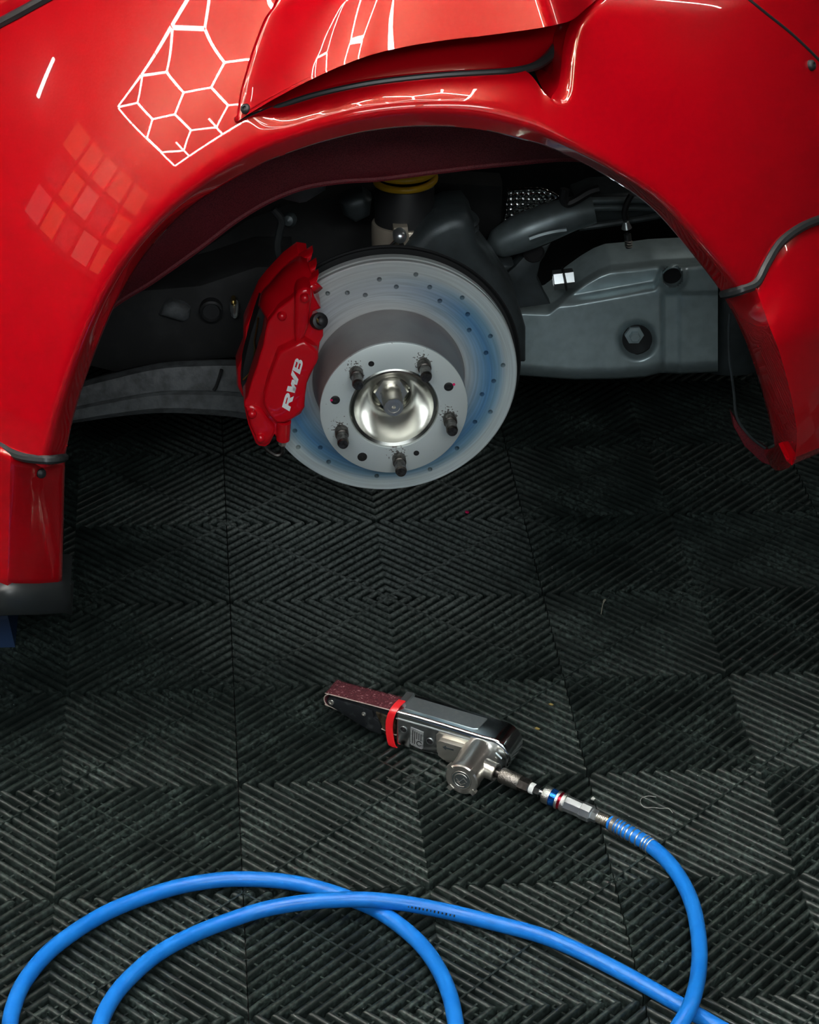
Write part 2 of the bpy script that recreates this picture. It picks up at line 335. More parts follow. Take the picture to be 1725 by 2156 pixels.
# ================================================================== the setting
floor = tag(obj('floor', *box((0, 0, -.034), (9, 11, .04)), mat('concrete', (.02, .02, .021), .8), smooth=False), 'dark floor under black ribbed garage tiles', kind='structure')
D_ = .2; NR = 11; PT = D_ / NR
def tile_mesh():
    V, Fc = [], []
    prof = [(-.0037, -.012), (-.0035, -.0042), (-.0029, -.0015), (-.0016, -.0003), (0, 0.), (.0016, -.0003), (.0029, -.0015), (.0035, -.0042), (.0037, -.012)]
    lim = D_ - .0006
    for sx in (1, -1):
        for sy in (1, -1):
            for k in range(2 * NR):
                u0 = (k + .5) * PT; base = len(V)
                for s, z in prof:
                    u = u0 + s * math.sqrt(2)
                    if u0 < D_: p, q = (u, 0.), (0., u)
                    else: p, q = (lim, u - lim), (u - lim, lim)
                    V.append((sx * p[0], sy * p[1], z)); V.append((sx * q[0], sy * q[1], z))
                n = len(prof)
                for i in range(n - 1): Fc.append((base + 2 * i, base + 2 * i + 1, base + 2 * i + 3, base + 2 * i + 2))
                Fc.append(tuple(base + 2 * i for i in range(n))); Fc.append(tuple(base + 2 * i + 1 for i in range(n)))
            # cross webs that tie the ribs together: a thin high one on the diagonal, low ones beside it
            r2 = math.sqrt(.5)
            for off, zt, hw, c0 in [(0, .0001, .0012, .004)] + [(o, -.0040, .0011, abs(o) * 2 ** .5 / 2 * 1.42) for o in (-.105, -.075, -.045, -.015, .015, .045, .075, .105)]:
                # the web runs along direction (1,1); off = distance sideways
                c = off * 2 ** .5
                a, b = abs(c) / 2, lim - abs(c) / 2
                if b - a < .01: continue
                base = len(V)
                for t in (a, b):
                    ctr = np.array([t + c / 2, t - c / 2])
                    for w, z in ((-hw, -.012), (-hw, zt), (hw, zt), (hw, -.012)):
                        p = ctr + np.array([r2, -r2]) * w; V.append((sx * p[0], sy * p[1], z))
                for i in range(3): Fc.append((base + i, base + i + 1, base + 5 + i, base + 4 + i))
    # solid knot in the middle, and base sheet
    for (a, z) in ((.0085, -.0008),):
        base = len(V); V += [(a, 0, z), (0, a, z), (-a, 0, z), (0, -a, z)]; Fc.append((base, base + 1, base + 2, base + 3))
    base = len(V); V += [(lim, lim, -.0118), (-lim, lim, -.0118), (-lim, -lim, -.0118), (lim, -lim, -.0118)]; Fc.append((base, base + 1, base + 2, base + 3))
    me = bpy.data.meshes.new('floor_tile'); me.from_pydata(V, [], Fc); me.update()
    bm = bmesh.new(); bm.from_mesh(me); bmesh.ops.recalc_face_normals(bm, faces=bm.faces); bm.to_mesh(me); bm.free()
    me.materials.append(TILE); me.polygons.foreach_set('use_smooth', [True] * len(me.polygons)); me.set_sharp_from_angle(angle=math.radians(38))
    return me
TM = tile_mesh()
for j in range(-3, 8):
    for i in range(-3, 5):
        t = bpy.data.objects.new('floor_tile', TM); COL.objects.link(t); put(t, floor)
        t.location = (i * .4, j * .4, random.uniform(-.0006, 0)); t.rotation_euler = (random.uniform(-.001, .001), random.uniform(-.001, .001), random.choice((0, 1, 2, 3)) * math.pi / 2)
WALL = mat('wall_grey', (.016, .019, .02), .8); CEIL = mat('ceiling_black', (.02, .021, .022), .9)
for n, c, s in (('wall_back', (0, 5.5, 1.6), (10, .1, 3.3)), ('wall_front', (0, -5.5, 1.6), (10, .1, 3.3)), ('wall_left', (-5.2, 0, 1.6), (.1, 11, 3.3)), ('wall_right', (5.2, 0, 1.6), (.1, 11, 3.3))):
    tag(obj(n, *box(c, s), WALL, smooth=False), 'plain dark grey workshop wall outside the picture', kind='structure')
tag(obj('ceiling', *box((0, 0, 3.3), (10.4, 11, .1)), CEIL, smooth=False), 'black workshop ceiling above the car', kind='structure')

# ------------------------------------------------------------------ ceiling LED grid (seen as reflections in the paint)
LEDM = mat('led_tube', (.9, .9, .9), .4, emit=(1.0, .965, .90), estr=LED)
hexl = thing('hexagon_light_grid', 'white hexagon LED light grid mirrored in the red paint', 'ceiling light', (0, -.9, 3.0))
ZL = 3.0; SL = .44
HOUS = mat('lamp_housing', (.05, .05, .05), .6)
def strip(name, a, b, w, m, parent):
    # diffuser strip that shines downward, with a dark housing on top
    a, b = np.array(a, float), np.array(b, float); d = b - a; L = np.linalg.norm(d); d = d / L
    e = np.cross((0, 0, 1.), d); M3 = np.stack([d, e, np.array([0, 0, 1.])], 1)
    t = obj(name, *box((a + b) / 2, (L, w, .004), M3), m, parent, smooth=False)
    obj('lamp_housing', *box((a + b) / 2 + np.array([0, 0, .012]), (L, w * 1.05, .02), M3), HOUS, t, smooth=False)
edges = {}
def addedge(a, b):
    k = tuple(sorted((tuple(round(v, 2) for v in a), tuple(round(v, 2) for v in b)))); edges[k] = (a, b)
X0, X1, YN, YF = -4.73, .62, -1.5, .205
HW = SL * 3 ** .5 / 2
for row, (y0, xo) in enumerate(((YF - SL, -3.954), (YF - SL - 1.5 * SL, -3.954 - HW))):
    for k in range(-1, 9):
        cx_ = xo + 2 * HW * k
        vv = [(cx_ + SL * math.sin(math.radians(60 * i)), y0 + SL * math.cos(math.radians(60 * i))) for i in range(6)]
        for i in range(6):
            p, q = vv[i], vv[(i + 1) % 6]
            if min(p[0], q[0]) > X0 - .05 and max(p[0], q[0]) < X1 + .05: addedge(p, q)
nb = 14
for i in range(nb):
    xa, xb = X0 + (X1 - X0) * i / nb, X0 + (X1 - X0) * (i + 1) / nb
    addedge((xa, YN), (xb, YN)); addedge((xa, YF + .012), (xb, YF + .012))
for X in (X0, X1):
    for i in range(4): addedge((X, YN + (YF - YN) * i / 4), (X, YN + (YF - YN) * (i + 1) / 4))
for k in range(8):
    x = -3.954 - HW + 2 * HW * k
    if X0 < x < X1: addedge((x, YF - 2.5 * SL - SL / 2 - .0), (x, YN))
for a, b in edges.values():
    a3, b3 = np.array([*a, ZL]), np.array([*b, ZL]); d = (b3 - a3) / np.linalg.norm(b3 - a3)
    strip('led_tube', a3 + d * .010, b3 - d * .010, .028, LEDM, hexl)

# ------------------------------------------------------------------ added unseen windows for front fill and warm reflections, further tubes
def window(name, label, o, u, v, nu, nv, bar, cols, strength):
    o, u, v = map(np.array, (o, u, v)); Lu, Lv = np.linalg.norm(u), np.linalg.norm(v); eu, ev = u / Lu, v / Lv; n = np.cross(eu, ev)
    fr = []
    for i in range(nu + 1): fr.append(box(o + u * i / nu + v / 2, (bar, Lv + bar, bar * 1.2), np.stack([eu, ev, n], 1)))
    for j in range(nv + 1): fr.append(box(o + v * j / nv + u / 2, (Lu + bar, bar, bar), np.stack([eu, ev, n], 1)))
    w = tag(obj(name, *join(*fr), mat('added_window_frame', (.03, .03, .03), .5), smooth=False), label, kind='structure')
    for i in range(nu):
        for j in range(nv):
            c = cols[(i * 7 + j * 3 + i * j) % len(cols)]
            m = mat('pane_%s_%d' % (name, (i * 7 + j * 3 + i * j) % len(cols)), (.1, .1, .1), .3, emit=c, estr=strength)
            obj('pane', *box(o + u * (i + .5) / nu + v * (j + .5) / nv, (Lu / nu - bar, Lv / nv - bar, .008), np.stack([eu, ev, n], 1)), m, w, smooth=False)
window('added_window_1', 'unseen glowing window added behind the camera as front fill', (-1.7, -5.40, 1.2), (3.9, 0, 0), (0, 0, 1.5), 5, 2, .06, [(.86, .98, 1.0)], WIN)
window('added_window_2', 'unseen glowing panes added at the left for the orange reflections', (-5.10, -1.5, 1.62), (0, 2.15, 0), (0, 0, 1.12), 5, 3, .07, [(1, .36, .12), (1, .5, .36), (.25, .06, .04), (1, .3, .06), (.7, .35, .3), (.1, .03, .03)], WIN2)
tl = thing('panel_light', 'row of pale panel lights mirrored along the arch lip', 'ceiling light', (0, -4.0, 2.95))
LEDS = mat('led_tube_soft', (.9, .9, .9), .4, emit=(.95, .98, 1.0), estr=LED2)
for x in (-1.55, .0): obj('panel', *box((x + .68, -4.1, 2.98), (1.35, 1.05, .03)), LEDS, tl, smooth=False)
t2 = thing('tube_light', 'bright tube light line mirrored along the rear shoulder', 'ceiling light', (2, 1.25, 3.0))
for x in (.8, 2.0, 3.2): strip('led_tube', (x, 1.25, 3.0), (x + 1.15, 1.25, 3.0), .05, LEDM, t2)
t3 = thing('tube_light', 'short upright tube light mirrored at the upper left', 'wall light', (-5.1, 1.15, 2.5))
obj('tube', *tube([(-5.1, 1.10, 2.5), (-5.1, 1.18, 2.86)], .02, 8), LEDM, t3)

# ================================================================== the car
car = thing('car', 'glossy red wide-bodied car with its rear wheel taken off', 'car', (0, .85, 0))
def part(name, mesh, m, parent=None, **kw):
    return obj(name, *mesh, m, parent or car, **kw)
# ---- side surface of the body as depth over (x, z): a flare around the wheel plus the sweep of the flank
KR = np.array([.30, .38, .42, .47, .53, .62]); AR = np.radians([5, 32.73, 36.73, 44.49, 46.44, 55])
def smooth(v, n):
    k = np.hanning(2 * n + 1); k /= k.sum(); return np.convolve(np.pad(v, n, mode='edge'), k, 'valid')
_r = np.linspace(.0, 1.4, 2801); _F = np.cumsum(np.tan(smooth(np.interp(_r, KR, AR), 50))) * (_r[1] - _r[0]); _F -= np.interp(.38, _r, _F)
_x = np.linspace(-.9, 1.0, 1901)
_s = np.interp(_x, [-.9, -.6, -.25, -.10, .03, .12, .30, .45, .7, 1.0], [-.55, -.474, -.279, -.196, -.03, .05, .25, .45, .7, .8])
_s = smooth(_s, 60); _xc = smooth(np.interp(_x, [-.6, -.1, 0, .1], [-.35, .15, .1, 0]), 50)
_B = np.cumsum(_s) * (_x[1] - _x[0]); _B -= np.interp(-.25, _x, _B)
def Yb(x, z):
    r = np.hypot(x + .008, z - .419)
    return np.interp(r, _r, _F) + np.interp(x, _x, _B) + .106 * (z - .75) - .859 * np.interp(x, _x, _xc) * (z - .75) + .02 + 32 * np.clip((x - .10) / .08, 0, 1) * np.clip(z - (.868 - .14 * (x - .2)), 0, .035) ** 2
# the lip turns inward: a flat flange, then a rounded crease
_e = np.linspace(0, .036, 361); _th = np.radians(67 * (1 - sstep((_e - .014) / .022)))
_d = np.cumsum(np.tan(_th)[::-1])[::-1] * (_e[1] - _e[0]); LIPD = float(_d[0])
def lip(e): return np.interp(e, _e, _d, right=0.)
EP = [(135, 968), (163, 850), (217, 700), (265, 600), (319, 520), (388, 448), (458, 397), (545, 348), (617, 319), (690, 296), (777, 276), (880, 266), (1000, 271), (1096, 293), (1169, 316), (1270, 367), (1370, 436), (1459, 536), (1525, 621)]
OP = [(55, 962), (75, 830), (120, 660), (165, 545), (215, 455), (290, 370), (375, 322), (497, 258), (600, 220), (680, 195), (770, 176), (880, 163), (1000, 155), (1105, 156), (1165, 212), (1290, 270), (1410, 350), (1515, 460), (1592, 597)]
NB = 433; IT, IRG = 7 * 24, 14 * 24
eb, ob = spl(EP, NB), spl(OP, NB)
_ci = np.arange(NB) / 24.0; LF = 1 - .5 * sstep((_ci - 4) / 4) * sstep((15.5 - _ci) / 3.5)      # the flange is shallower over the top
E3 = hits(eb, Yb, LIPD * LF); O3 = hits(ob, Yb, 0)
tt = np.concatenate([np.linspace(0, .2, 5), np.linspace(.225, .8, 26), np.linspace(.83, 1, 8)])
def bandrow():
    rows = []
    for dy in (.075, .04, .015):
        rows.append(E3 + np.array([0, dy, 0]))
    for t in tt:
        X = E3 + (O3 - E3) * t; x, z = X[:, 0], X[:, 2]
        L = np.hypot(O3[:, 0] - E3[:, 0], O3[:, 2] - E3[:, 2]); e = L * t
        y = Yb(x, z) + lip(e) * LF
        vent = sstep((np.arange(NB) - IT - 4) / 28) * sstep((IRG + 4 - np.arange(NB)) / 32)
        y = y + vent * .013 * np.clip(1 - (L - e) / .026, 0, 1) ** 2
        rows.append(np.stack([x, y, z], 1))
    return rows
band = bandrow()
TL = [(-100, 905), (-100, 720), (-100, 520), (-100, 320), (-100, 110), (60, 20), (250, -80), (612, -95)]
PL = [(497, 258), (505, 200), (516, 157), (533, 101), (556, 42), (580, 2), (612, -95)]      # panel line beside the upper panel
def patch(O, T, first=None, last=None, rows=34, wf=.45):
    n = len(O); P = []
    for v in np.linspace(0, 1, rows):
        q = O + (T - O) * v
        u = np.linspace(0, 1, n)[:, None]
        for path, w in ((first, sstep(1 - u / wf)), (last, sstep(1 - (1 - u) / wf))):
            if path is None: continue
            pp = spl(path, 201); s = np.r_[0, np.cumsum(np.linalg.norm(np.diff(pp, axis=0), axis=1))]; s /= s[-1]
            pv = np.array([np.interp(v, s, pp[:, 0]), np.interp(v, s, pp[:, 1])])
            st = (pp[0] + (pp[-1] - pp[0]) * v); q = q + w * (pv - st)
        P.append(q)
    return P
GL = [(55, 962), (20, 950), (0, 938), (-50, 915), (-100, 905)]
lp = patch(ob[:IT + 1], spl(TL, IT + 1), GL, PL)
GR = [(1592, 597), (1612, 560), (1640, 515), (1680, 483), (1725, 463), (1800, 440)]
RG = [(1165, 212), (1180, 188), (1185, 150), (1190, 105), (1200, 64), (1216, 40), (1240, 15), (1262, -10), (1310, -95)]
TR = [(1310, -95), (1480, -100), (1830, -100), (1830, 180), (1800, 440)]
rp = patch(ob[IRG:], spl(TR, NB - IRG), RG, GR)
def lift(P, fn, off=0., pre=None):
    return [hits(q, fn, off) for q in P]
lg = lift(lp, Yb); lg[0] = O3[:IT + 1]
rgd = lift(rp, Yb); rgd[0] = O3[IRG:]
# the rear edge of the vent: the skin rolls inward along the ridge
for r in rgd:
    d = r[:, 0] - r[0, 0]; r[:, 1] += .012 * np.clip(1 - d / .014, 0, 1) ** 2
band[-1][IRG:] = rgd[0]
fm = join(grid(band), grid(lg), grid(rgd))
fender = part('fender', fm, RED)
bm = bmesh.new(); bm.from_mesh(fender.data); bmesh.ops.remove_doubles(bm, verts=bm.verts, dist=.0004); bmesh.ops.recalc_face_normals(bm, faces=bm.faces); bm.to_mesh(fender.data); bm.free()
fender.data.set_sharp_from_angle(angle=math.radians(60))
# ---- upper panel that hangs over the vent
OE = [(497, 258), (535, 233), (585, 204), (650, 170), (720, 138), (790, 113), (870, 95), (950, 83), (1020, 75), (1080, 67), (1130, 60), (1170, 52), (1205, 42), (1232, 20), (1262, -10), (1310, -95)]
NO = 91
oe = spl(OE, NO); u_ = np.linspace(0, 1, NO)
dl = np.full(NO, -.004)
_t = np.linspace(-.25, .5, 1501); _h = np.cumsum(np.tan(np.radians(np.interp(_t, [-.25, -.1, 0, .1, .2, .4], [38, 41, 41.8, 43, 47, 60])))) * (_t[1] - _t[0]); _h -= np.interp(0, _t, _h)
def Yo(x, z): return -.018 + .45 * x * x - .05 * x + np.interp(z - .87, _t, _h)
wo = sstep(u_ / .34) * (1 - sstep((u_ - .70) / .22))
To = np.stack([np.linspace(612, 1310, NO), np.full(NO, -95.)], 1)
op = patch(oe, To, PL, None, rows=40, wf=.3)
og = []
for k, q in enumerate(op):
    A = hits(q, Yb, -.004); Bq = hits(q, Yo); w = wo[:, None]
    og.append(A * (1 - w) + Bq * w)
oe3 = og[0]
rim = [og[0] + np.array([0, .0025, -.0012]), og[0] + np.array([0, .010, .001])]
upper = part('upper_panel', grid(rim[::-1] + og), RED); shell(upper, .003)
# ---- vent: rear wall, end wall, seal
GK = [(497, 259), (535, 244), (585, 226), (650, 204), (720, 187), (790, 174), (870, 164), (950, 157), (1020, 153), (1080, 149), (1125, 140), (1155, 120), (1177, 92), (1194, 64)]
gk = spl(GK, 79); gu = np.linspace(0, 1, 79)
g3 = hits(gk, Yb, .010 + .045 * sstep((gu - .66) / .3))
part('vent_seal', tube(g3, .0033 + .0022 * sstep((gu - .6) / .3), 8), RUB)
we = spl(OE[:13], 79); w3 = hits(we, Yb, .018 + .012 * np.sin(np.pi * gu))
wallr = [g3 + np.array([0, .004, -.004]), g3 * .5 + w3 * .5 + np.array([0, .012, 0]), w3 + np.array([0, .01, .012]), w3 + np.array([0, .03, .03])]
shell(part('vent_wall', grid(wallr), RED), .002)
rs = spl(RG[:7], 40); r3 = hits(rs, Yb, .010)
part('vent_end', grid([r3, r3 + np.array([-.006, .02, 0]), r3 + np.array([-.008, .085, 0])]), RED)
# ---- bolts, seals and seams on the skin
def bolt(name, px, py, fn, off, r, m=BLK, parent=None, hexa=True):
    p = hits([(px, py)], fn, off)[0]; e = .002
    n = np.array([fn(p[0] + e, p[2]) - fn(p[0] - e, p[2]), -2 * e, fn(p[0], p[2] + e) - fn(p[0], p[2] - e)]); n = n / np.linalg.norm(n)
    pr = [(r * .98, -.004), (r, .001), (r * .9, .0035), (r * .62, .005), (r * .40, .0052), (r * .36, .0030), (0.0001, .0030)]
    return part(name, lathe(pr, p, n, 20), m, parent)
bolt('bolt', 519, 230, Yb, -.005, .0055, parent=upper)
bolt('bolt', 1707, 138, Yb, 0, .0062, parent=fender)
def surf_tube(name, path, n, r, fn, off, m, parent=None):
    off = np.interp(np.linspace(0, 1, n), np.linspace(0, 1, len(off)), off) if np.ndim(off) else off
    return part(name, tube(hits(spl(path, n), fn, off), r, 8), m, parent)
surf_tube('panel_seal', [(-100, 905), (-50, 916), (0, 940), (25, 954), (55, 964), (95, 968), (116, 967), (128, 965), (135, 963)], 80, .0050, Yb, [-.001, -.001, -.001, -.001, -.001, .004, .016, .036, .058], RUB, fender)
surf_tube('panel_seal', [(1524, 619), (1532, 618), (1545, 615), (1562, 610)] + GR, 80, .0052, Yb, [.056, .040, .020, .005, -.001, -.001, -.001, -.001, -.001, -.001], RUB, fender)
surf_tube('panel_gap', [(1545, -25), (1580, 2), (1612, 28), (1660, 66), (1695, 98), (1725, 128), (1800, 205)], 40, .0021, Yb, .0008, HOLE, fender)
surf_tube('window_seal', [(-100, 108), (-40, 76), (0, 50), (50, 23), (95, -2), (180, -48), (250, -84)], 40, .006, Yb, -.001, RUB)
# front quarter beyond the seal
fq = [hits(spl([(-100 + 0, 104), (0, 46), (95, -6), (250, -88)], 30) + np.array([-40 * k, -45 * k]), Yb, .006 + .004 * k) for k in range(6)]
shell(part('quarter_panel', grid(fq), RED), .003)

# ---- side skirt in front of the wheel and its black lip
def skirt():
    top = [(-160, 880, .06), (-60, 926, .04), (0, 951, .022), (22, 962, .014), (38, 970, .018), (90, 976, .044), (128, 973, .063), (136, 975, .070), (138, 985, .095)]
    bot = [(-160, 1262, .06), (-60, 1252, .04), (0, 1243, .022), (16, 1241, .014), (30, 1240, .018), (85, 1240, .044), (122, 1237, .063), (130, 1236, .070), (132, 1230, .095)]
    T = np.array(pxY(top, 0)); Bt = np.array(pxY(bot, 0)); rows = []
    rows.append(T + np.array([0, .06, .004])); rows.append(T + np.array([0, .018, .0035])); rows.append(T + np.array([0, .007, .0022])); rows.append(T + np.array([0, .0018, -.001]))
    rows.append(T + np.array([0, 0, -.006]))
    for t in np.linspace(.05, 1, 12): rows.append(T + (Bt - T) * t)
    return rows
sk = part('side_skirt', grid(skirt()), RED, angle=50); shell(sk, .003)
p = aty(86, 996, .041); part('bolt', lathe([(.0049, -.004), (.0055, .001), (.005, .0035), (.003, .005), (.0001, .0052)], p, (.35, -.9, .2), 20), BLK, sk)
lp_ = [(-170, 1264, .05), (-60, 1254, .028), (0, 1246, .010), (25, 1245, .006), (80, 1245, .032), (126, 1242, .055), (141, 1244, .068), (149, 1247, .085)]
T = np.array(pxY(lp_, 0)); rows = [T + np.array([0, .07, .006]), T + np.array([0, .014, .005]), T + np.array([0, .004, .003]), T + np.array([0, .0, -.002]), T + np.array([0, -.001, -.010]), T + np.array([0, .001, -.030]), T + np.array([0, .006, -.034]), T + np.array([0, .08, -.034])]
part('skirt_lip', grid(rows), RUB, angle=80)

# ---- rear bumper corner behind the wheel
CRS = [(1592, 606), (1606, 645), (1620, 686), (1637, 728), (1650, 770), (1662, 815), (1671, 859), (1679, 915), (1674, 968)]
INN = [(1524, 624), (1545, 662), (1566, 708), (1580, 745), (1592, 780), (1603, 815), (1612, 849), (1624, 899), (1640, 980)]
OUT = [(1800, 448), (1830, 520), (1840, 600), (1840, 680), (1840, 760), (1840, 830), (1835, 870), (1815, 900), (1775, 925)]
def bumper():
    n = 60; cr, inn = spl(CRS, n), spl(INN, n); out = spl(OUT, n)
    G0 = spl(GR, 30)[1:]
    ul = np.linspace(0, 1, n); lean = -.006 - .034 * sstep(ul / .38); inn3 = hits(inn, Yb, .066); cr3 = hits(cr, Yb, lean)
    rows = [inn3 + np.array([.012, .055, 0]), inn3 + np.array([.004, .02, 0]), inn3]
    for t in (.15, .35, .6, .82, .93): 
        q = inn3 + (cr3 - inn3) * t; q[:, 1] -= .004 * math.sin(math.pi * t); rows.append(q)
    rows.append(cr3)
    first = [(1592, 606)] + [(1614, 569), (1643, 525), (1682, 492), (1725, 473), (1800, 448)]
    P = patch(cr, out, first, None, rows=22, wf=.5)
    for k, q in enumerate(P[1:]):
        h_ = hits(q, Yb, lean)
        u = np.linspace(0, 1, n); h_[:, 1] += .012 * np.clip(1 - u / .07, 0, 1) ** 2
        rows.append(h_)
    return rows
br = bumper()
bump = part('bumper', grid(br), RED, angle=50); shell(bump, .003)
# curled-under lower tip
tipo = np.array([r[-1] for r in br[2:]])
curl = [tipo, tipo + np.array([0, .003, -.006]), tipo + np.array([0, .010, -.012]), tipo + np.array([-.002, .026, -.015]), tipo + np.array([-.004, .06, -.012])]
part('bumper_tip', grid(curl), RED, bump)
# inner liner and its edge bead
inn3 = hits(spl(INN, 60), Yb, .066) + np.array([.004, .02, 0])
lin = [inn3, inn3 + np.array([.006, .05, 0]), inn3 + np.array([.02, .11, -.01])]
part('inner_liner', grid(lin), BLK, bump)
part('liner_bead', tube(pxY(spl([(1538, 660), (1535, 700), (1536, 750), (1541, 790), (1546, 830), (1549, 865), (1556, 888), (1572, 910), (1590, 928), (1612, 944)], 50), .16), .0016, 6), CASTD, bump)
part('liner_skirt', prism(pxY([(1540, 868), (1556, 892), (1572, 912), (1590, 930), (1618, 948), (1650, 990), (1605, 975), (1568, 940), (1546, 900)], .165), (0, .01, 0), .002), REDIN, bump)

# ---- the old inner arch behind the flare
IA = [(150, 740), (230, 650), (322, 591), (420, 522), (500, 462), (570, 421), (640, 394), (720, 381), (800, 376), (900, 363), (1000, 351), (1100, 341), (1200, 334), (1300, 345)]
ia3 = np.array(pxY(spl(IA, 70), .19))
upx = spl([(130, 700), (200, 590), (280, 510), (350, 420), (430, 350), (520, 300), (610, 270), (690, 245), (777, 230), (880, 222), (1000, 228), (1096, 250), (1180, 280), (1300, 340)], 70)
ia_top = np.array(pxY(upx, .15))
inner = part('inner_arch', grid([ia3 + (ia_top - ia3) * t + np.array([0, -.010 * math.sin(math.pi * t), 0]) for t in np.linspace(0, 1, 8)]), REDIN)
part('arch_flange', tube(ia3, .0035, 8), REDIN, inner)
# ---- closing surfaces of the body that the frame cuts off
top3 = np.array([r for r in og[-1]])
def shellpart(name, P, m=RED): return shell(part(name, grid(P), m), .003)
tl3, tr3 = lg[-1], rgd[-1]
deck_edge = np.vstack([tl3[::-1][:1] * 0 + tl3[-60:], top3[1:], tr3[1:80]])
deck_edge = deck_edge[np.argsort(deck_edge[:, 0])]
deck = [deck_edge, deck_edge + np.array([0, .06, .03])]
for yy, zz in ((.5, 1.02), (.9, 1.08), (1.3, 1.02), (1.75, .8), (1.8, .4)):
    q = deck_edge.copy(); q[:, 1] = yy; q[:, 2] = zz; deck.append(q)
shellpart('rear_deck', deck)
lf = np.array(lg[-1][:IT - 57]); lf = np.vstack([lf, deck_edge[:1]])
front = [lf]
for dx, dy in ((-.15, .10), (-.6, .2), (-1.6, .22)):
    q = lf.copy(); q[:, 0] += dx; q[:, 1] += dy; front.append(q)
shellpart('door_side', front)
skl = np.array([r[0] for r in skirt()]); shellpart('sill', [skl, skl + np.array([-.2, .02, 0]), skl + np.array([-1.6, .1, 0])])
fd = front[1:]; dk = []
for k, q in enumerate(fd): 
    e = q[-1]; dk.append(np.array([e, e + np.array([0, .15, .06]), [e[0], .9, 1.10], [e[0], 1.5, 1.05], [e[0], 1.8, .8], [e[0], 1.85, .35]]))
e = lf[-1]; dk.insert(0, np.array([e, e + np.array([0, .15, .06]), [e[0], .9, 1.08], [e[0], 1.5, 1.02], [e[0], 1.8, .8], [e[0], 1.85, .4]]))
shellpart('roof_side', dk)
rt = np.array(rgd)[:, -1 - 20:, :]
re_ = np.vstack([np.array([r[-1] for r in rgd])[::-1][:1], tr3[80:]])
back = [re_]
for dx, dy in ((.12, .14), (.28, .45), (.34, .9), (.28, 1.4)):
    q = re_.copy(); q[:, 0] += dx; q[:, 1] += dy; back.append(q)
shellpart('tail_side', back)
bo = np.array([r[-1] for r in br]);
shellpart('bumper_side', [np.array(br[-1]), np.array(br[-1]) + np.array([.15, .15, 0]), np.array(br[-1]) + np.array([.35, .6, 0]), np.array(br[-1]) + np.array([.38, 1.2, 0])])
part('underbody_pan', join(box((-1.37, .95, .30), (1.75, 1.55, .03)), box((.2, 1.3, .52), (1.3, .85, .03)), box((0, .87, .52), (1.15, .03, .78)), box((-.60, .68, .50), (.05, .55, .42)), box((.0, .62, .86), (.62, .5, .03))), DARK, smooth=False)

# ================================================================== wheel hub and brake
def wpart(name, mesh, m, parent, **kw):
    v, f = mesh; return obj(name, v, f, m, parent, world=None if kw.pop('raw', False) else WM, **kw)
HO = [(860, 238), (1067, 210), (566, 318), (678, 314), (780, 327), (956, 280), (1146, 282), (1203, 360), (1330, 342), (1361, 436), (1370, 526), (1490, 560), (1465, 655), (1562, 725), (1509, 815), (1443, 890), (1490, 990), (1402, 1047), (1300, 1196), (1147, 1316), (845, 1353), (572, 1273), (525, 1192), (399, 1190), (380, 1097)]
DF = .0727
holes = [onwheel(480 + a * .371, 500 + b * .371, DF) for a, b in HO]
rotor_prof = [(.088, DF + .001), (.0895, DF), (.1482, DF), (.1494, DF + .0012), (.1494, DF + .0065), (.1440, DF + .0067), (.1440, DF + .0105), (.1494, DF + .0107), (.1494, DF + .019), (.148, DF + .020), (.088, DF + .020), (.088, DF + .001)]
disc = part('brake_disc', lathe(rotor_prof, (0, 0, 0), (0, 1, 0), 160), DISC)
disc.matrix_basis = WM
cut = join(*[lathe([(.00285, DF - .004), (.00285, DF + .0175)], (x, 0, z), (0, 1, 0), 14, cap=True) for x, z in holes])
co = obj('cutter', *cut, HOLE); co.matrix_basis = WM
md = disc.modifiers.new('holes', 'BOOLEAN'); md.operation = 'DIFFERENCE'; md.object = co; md.solver = 'EXACT'
bpy.context.view_layer.update()
dg = bpy.context.evaluated_depsgraph_get(); nm = bpy.data.meshes.new_from_object(disc.evaluated_get(dg)); disc.modifiers.clear(); disc.data = nm
bpy.data.objects.remove(co); nm.polygons.foreach_set('use_smooth', [True] * len(nm.polygons)); nm.set_sharp_from_angle(angle=math.radians(30))
nm.materials.clear(); nm.materials.append(DISC)
nm.polygons.foreach_set('material_index', [0] * len(nm.polygons))
wpart('disc_hat', lathe([(.0885, DF + .001), (.0868, DF - .003), (.0852, DF - .010), (.0838, .010), (.0836, .0025)], (0, 0, 0), (0, 1, 0), 96), HAT, disc)
hub = wpart('hub_face', lathe([(.0838, .004), (.0838, .0008), (.0828, 0), (.0512, 0), (.0507, .0012), (.0507, .004)], (0, 0, 0), (0, 1, 0), 96), HUB, disc)
wpart('hub_bowl', lathe([(.0507, .0016), (.0485, .0005), (.0452, .0022), (.0440, .0060), (.0415, .0115), (.0360, .0200), (.0290, .0280), (.0235, .0320), (.0222, .0345), (.0218, .046), (.0200, .048), (.0150, .050)], (0, 0, 0), (0, 1, 0), 80), mat('satin_chrome', (.62, .63, .60), .2, metal=1.), disc, angle=30)
wpart('axle_nut', lathe([(.0205, .052), (.0205, .040), (.0188, .0375), (.0125, .0375)], (0, 0, 0), (0, 1, 0), 6), NICKEL, disc, smooth=False)
wpart('axle_stub', lathe([(.0118, .052), (.0118, .006), (.0108, .003), (.0070, .003), (.0066, .0036), (.0022, .0036), (.0012, .0060), (.0001, .0062)], (0, 0, 0), (0, 1, 0), 40), NICKEL, disc, angle=30)
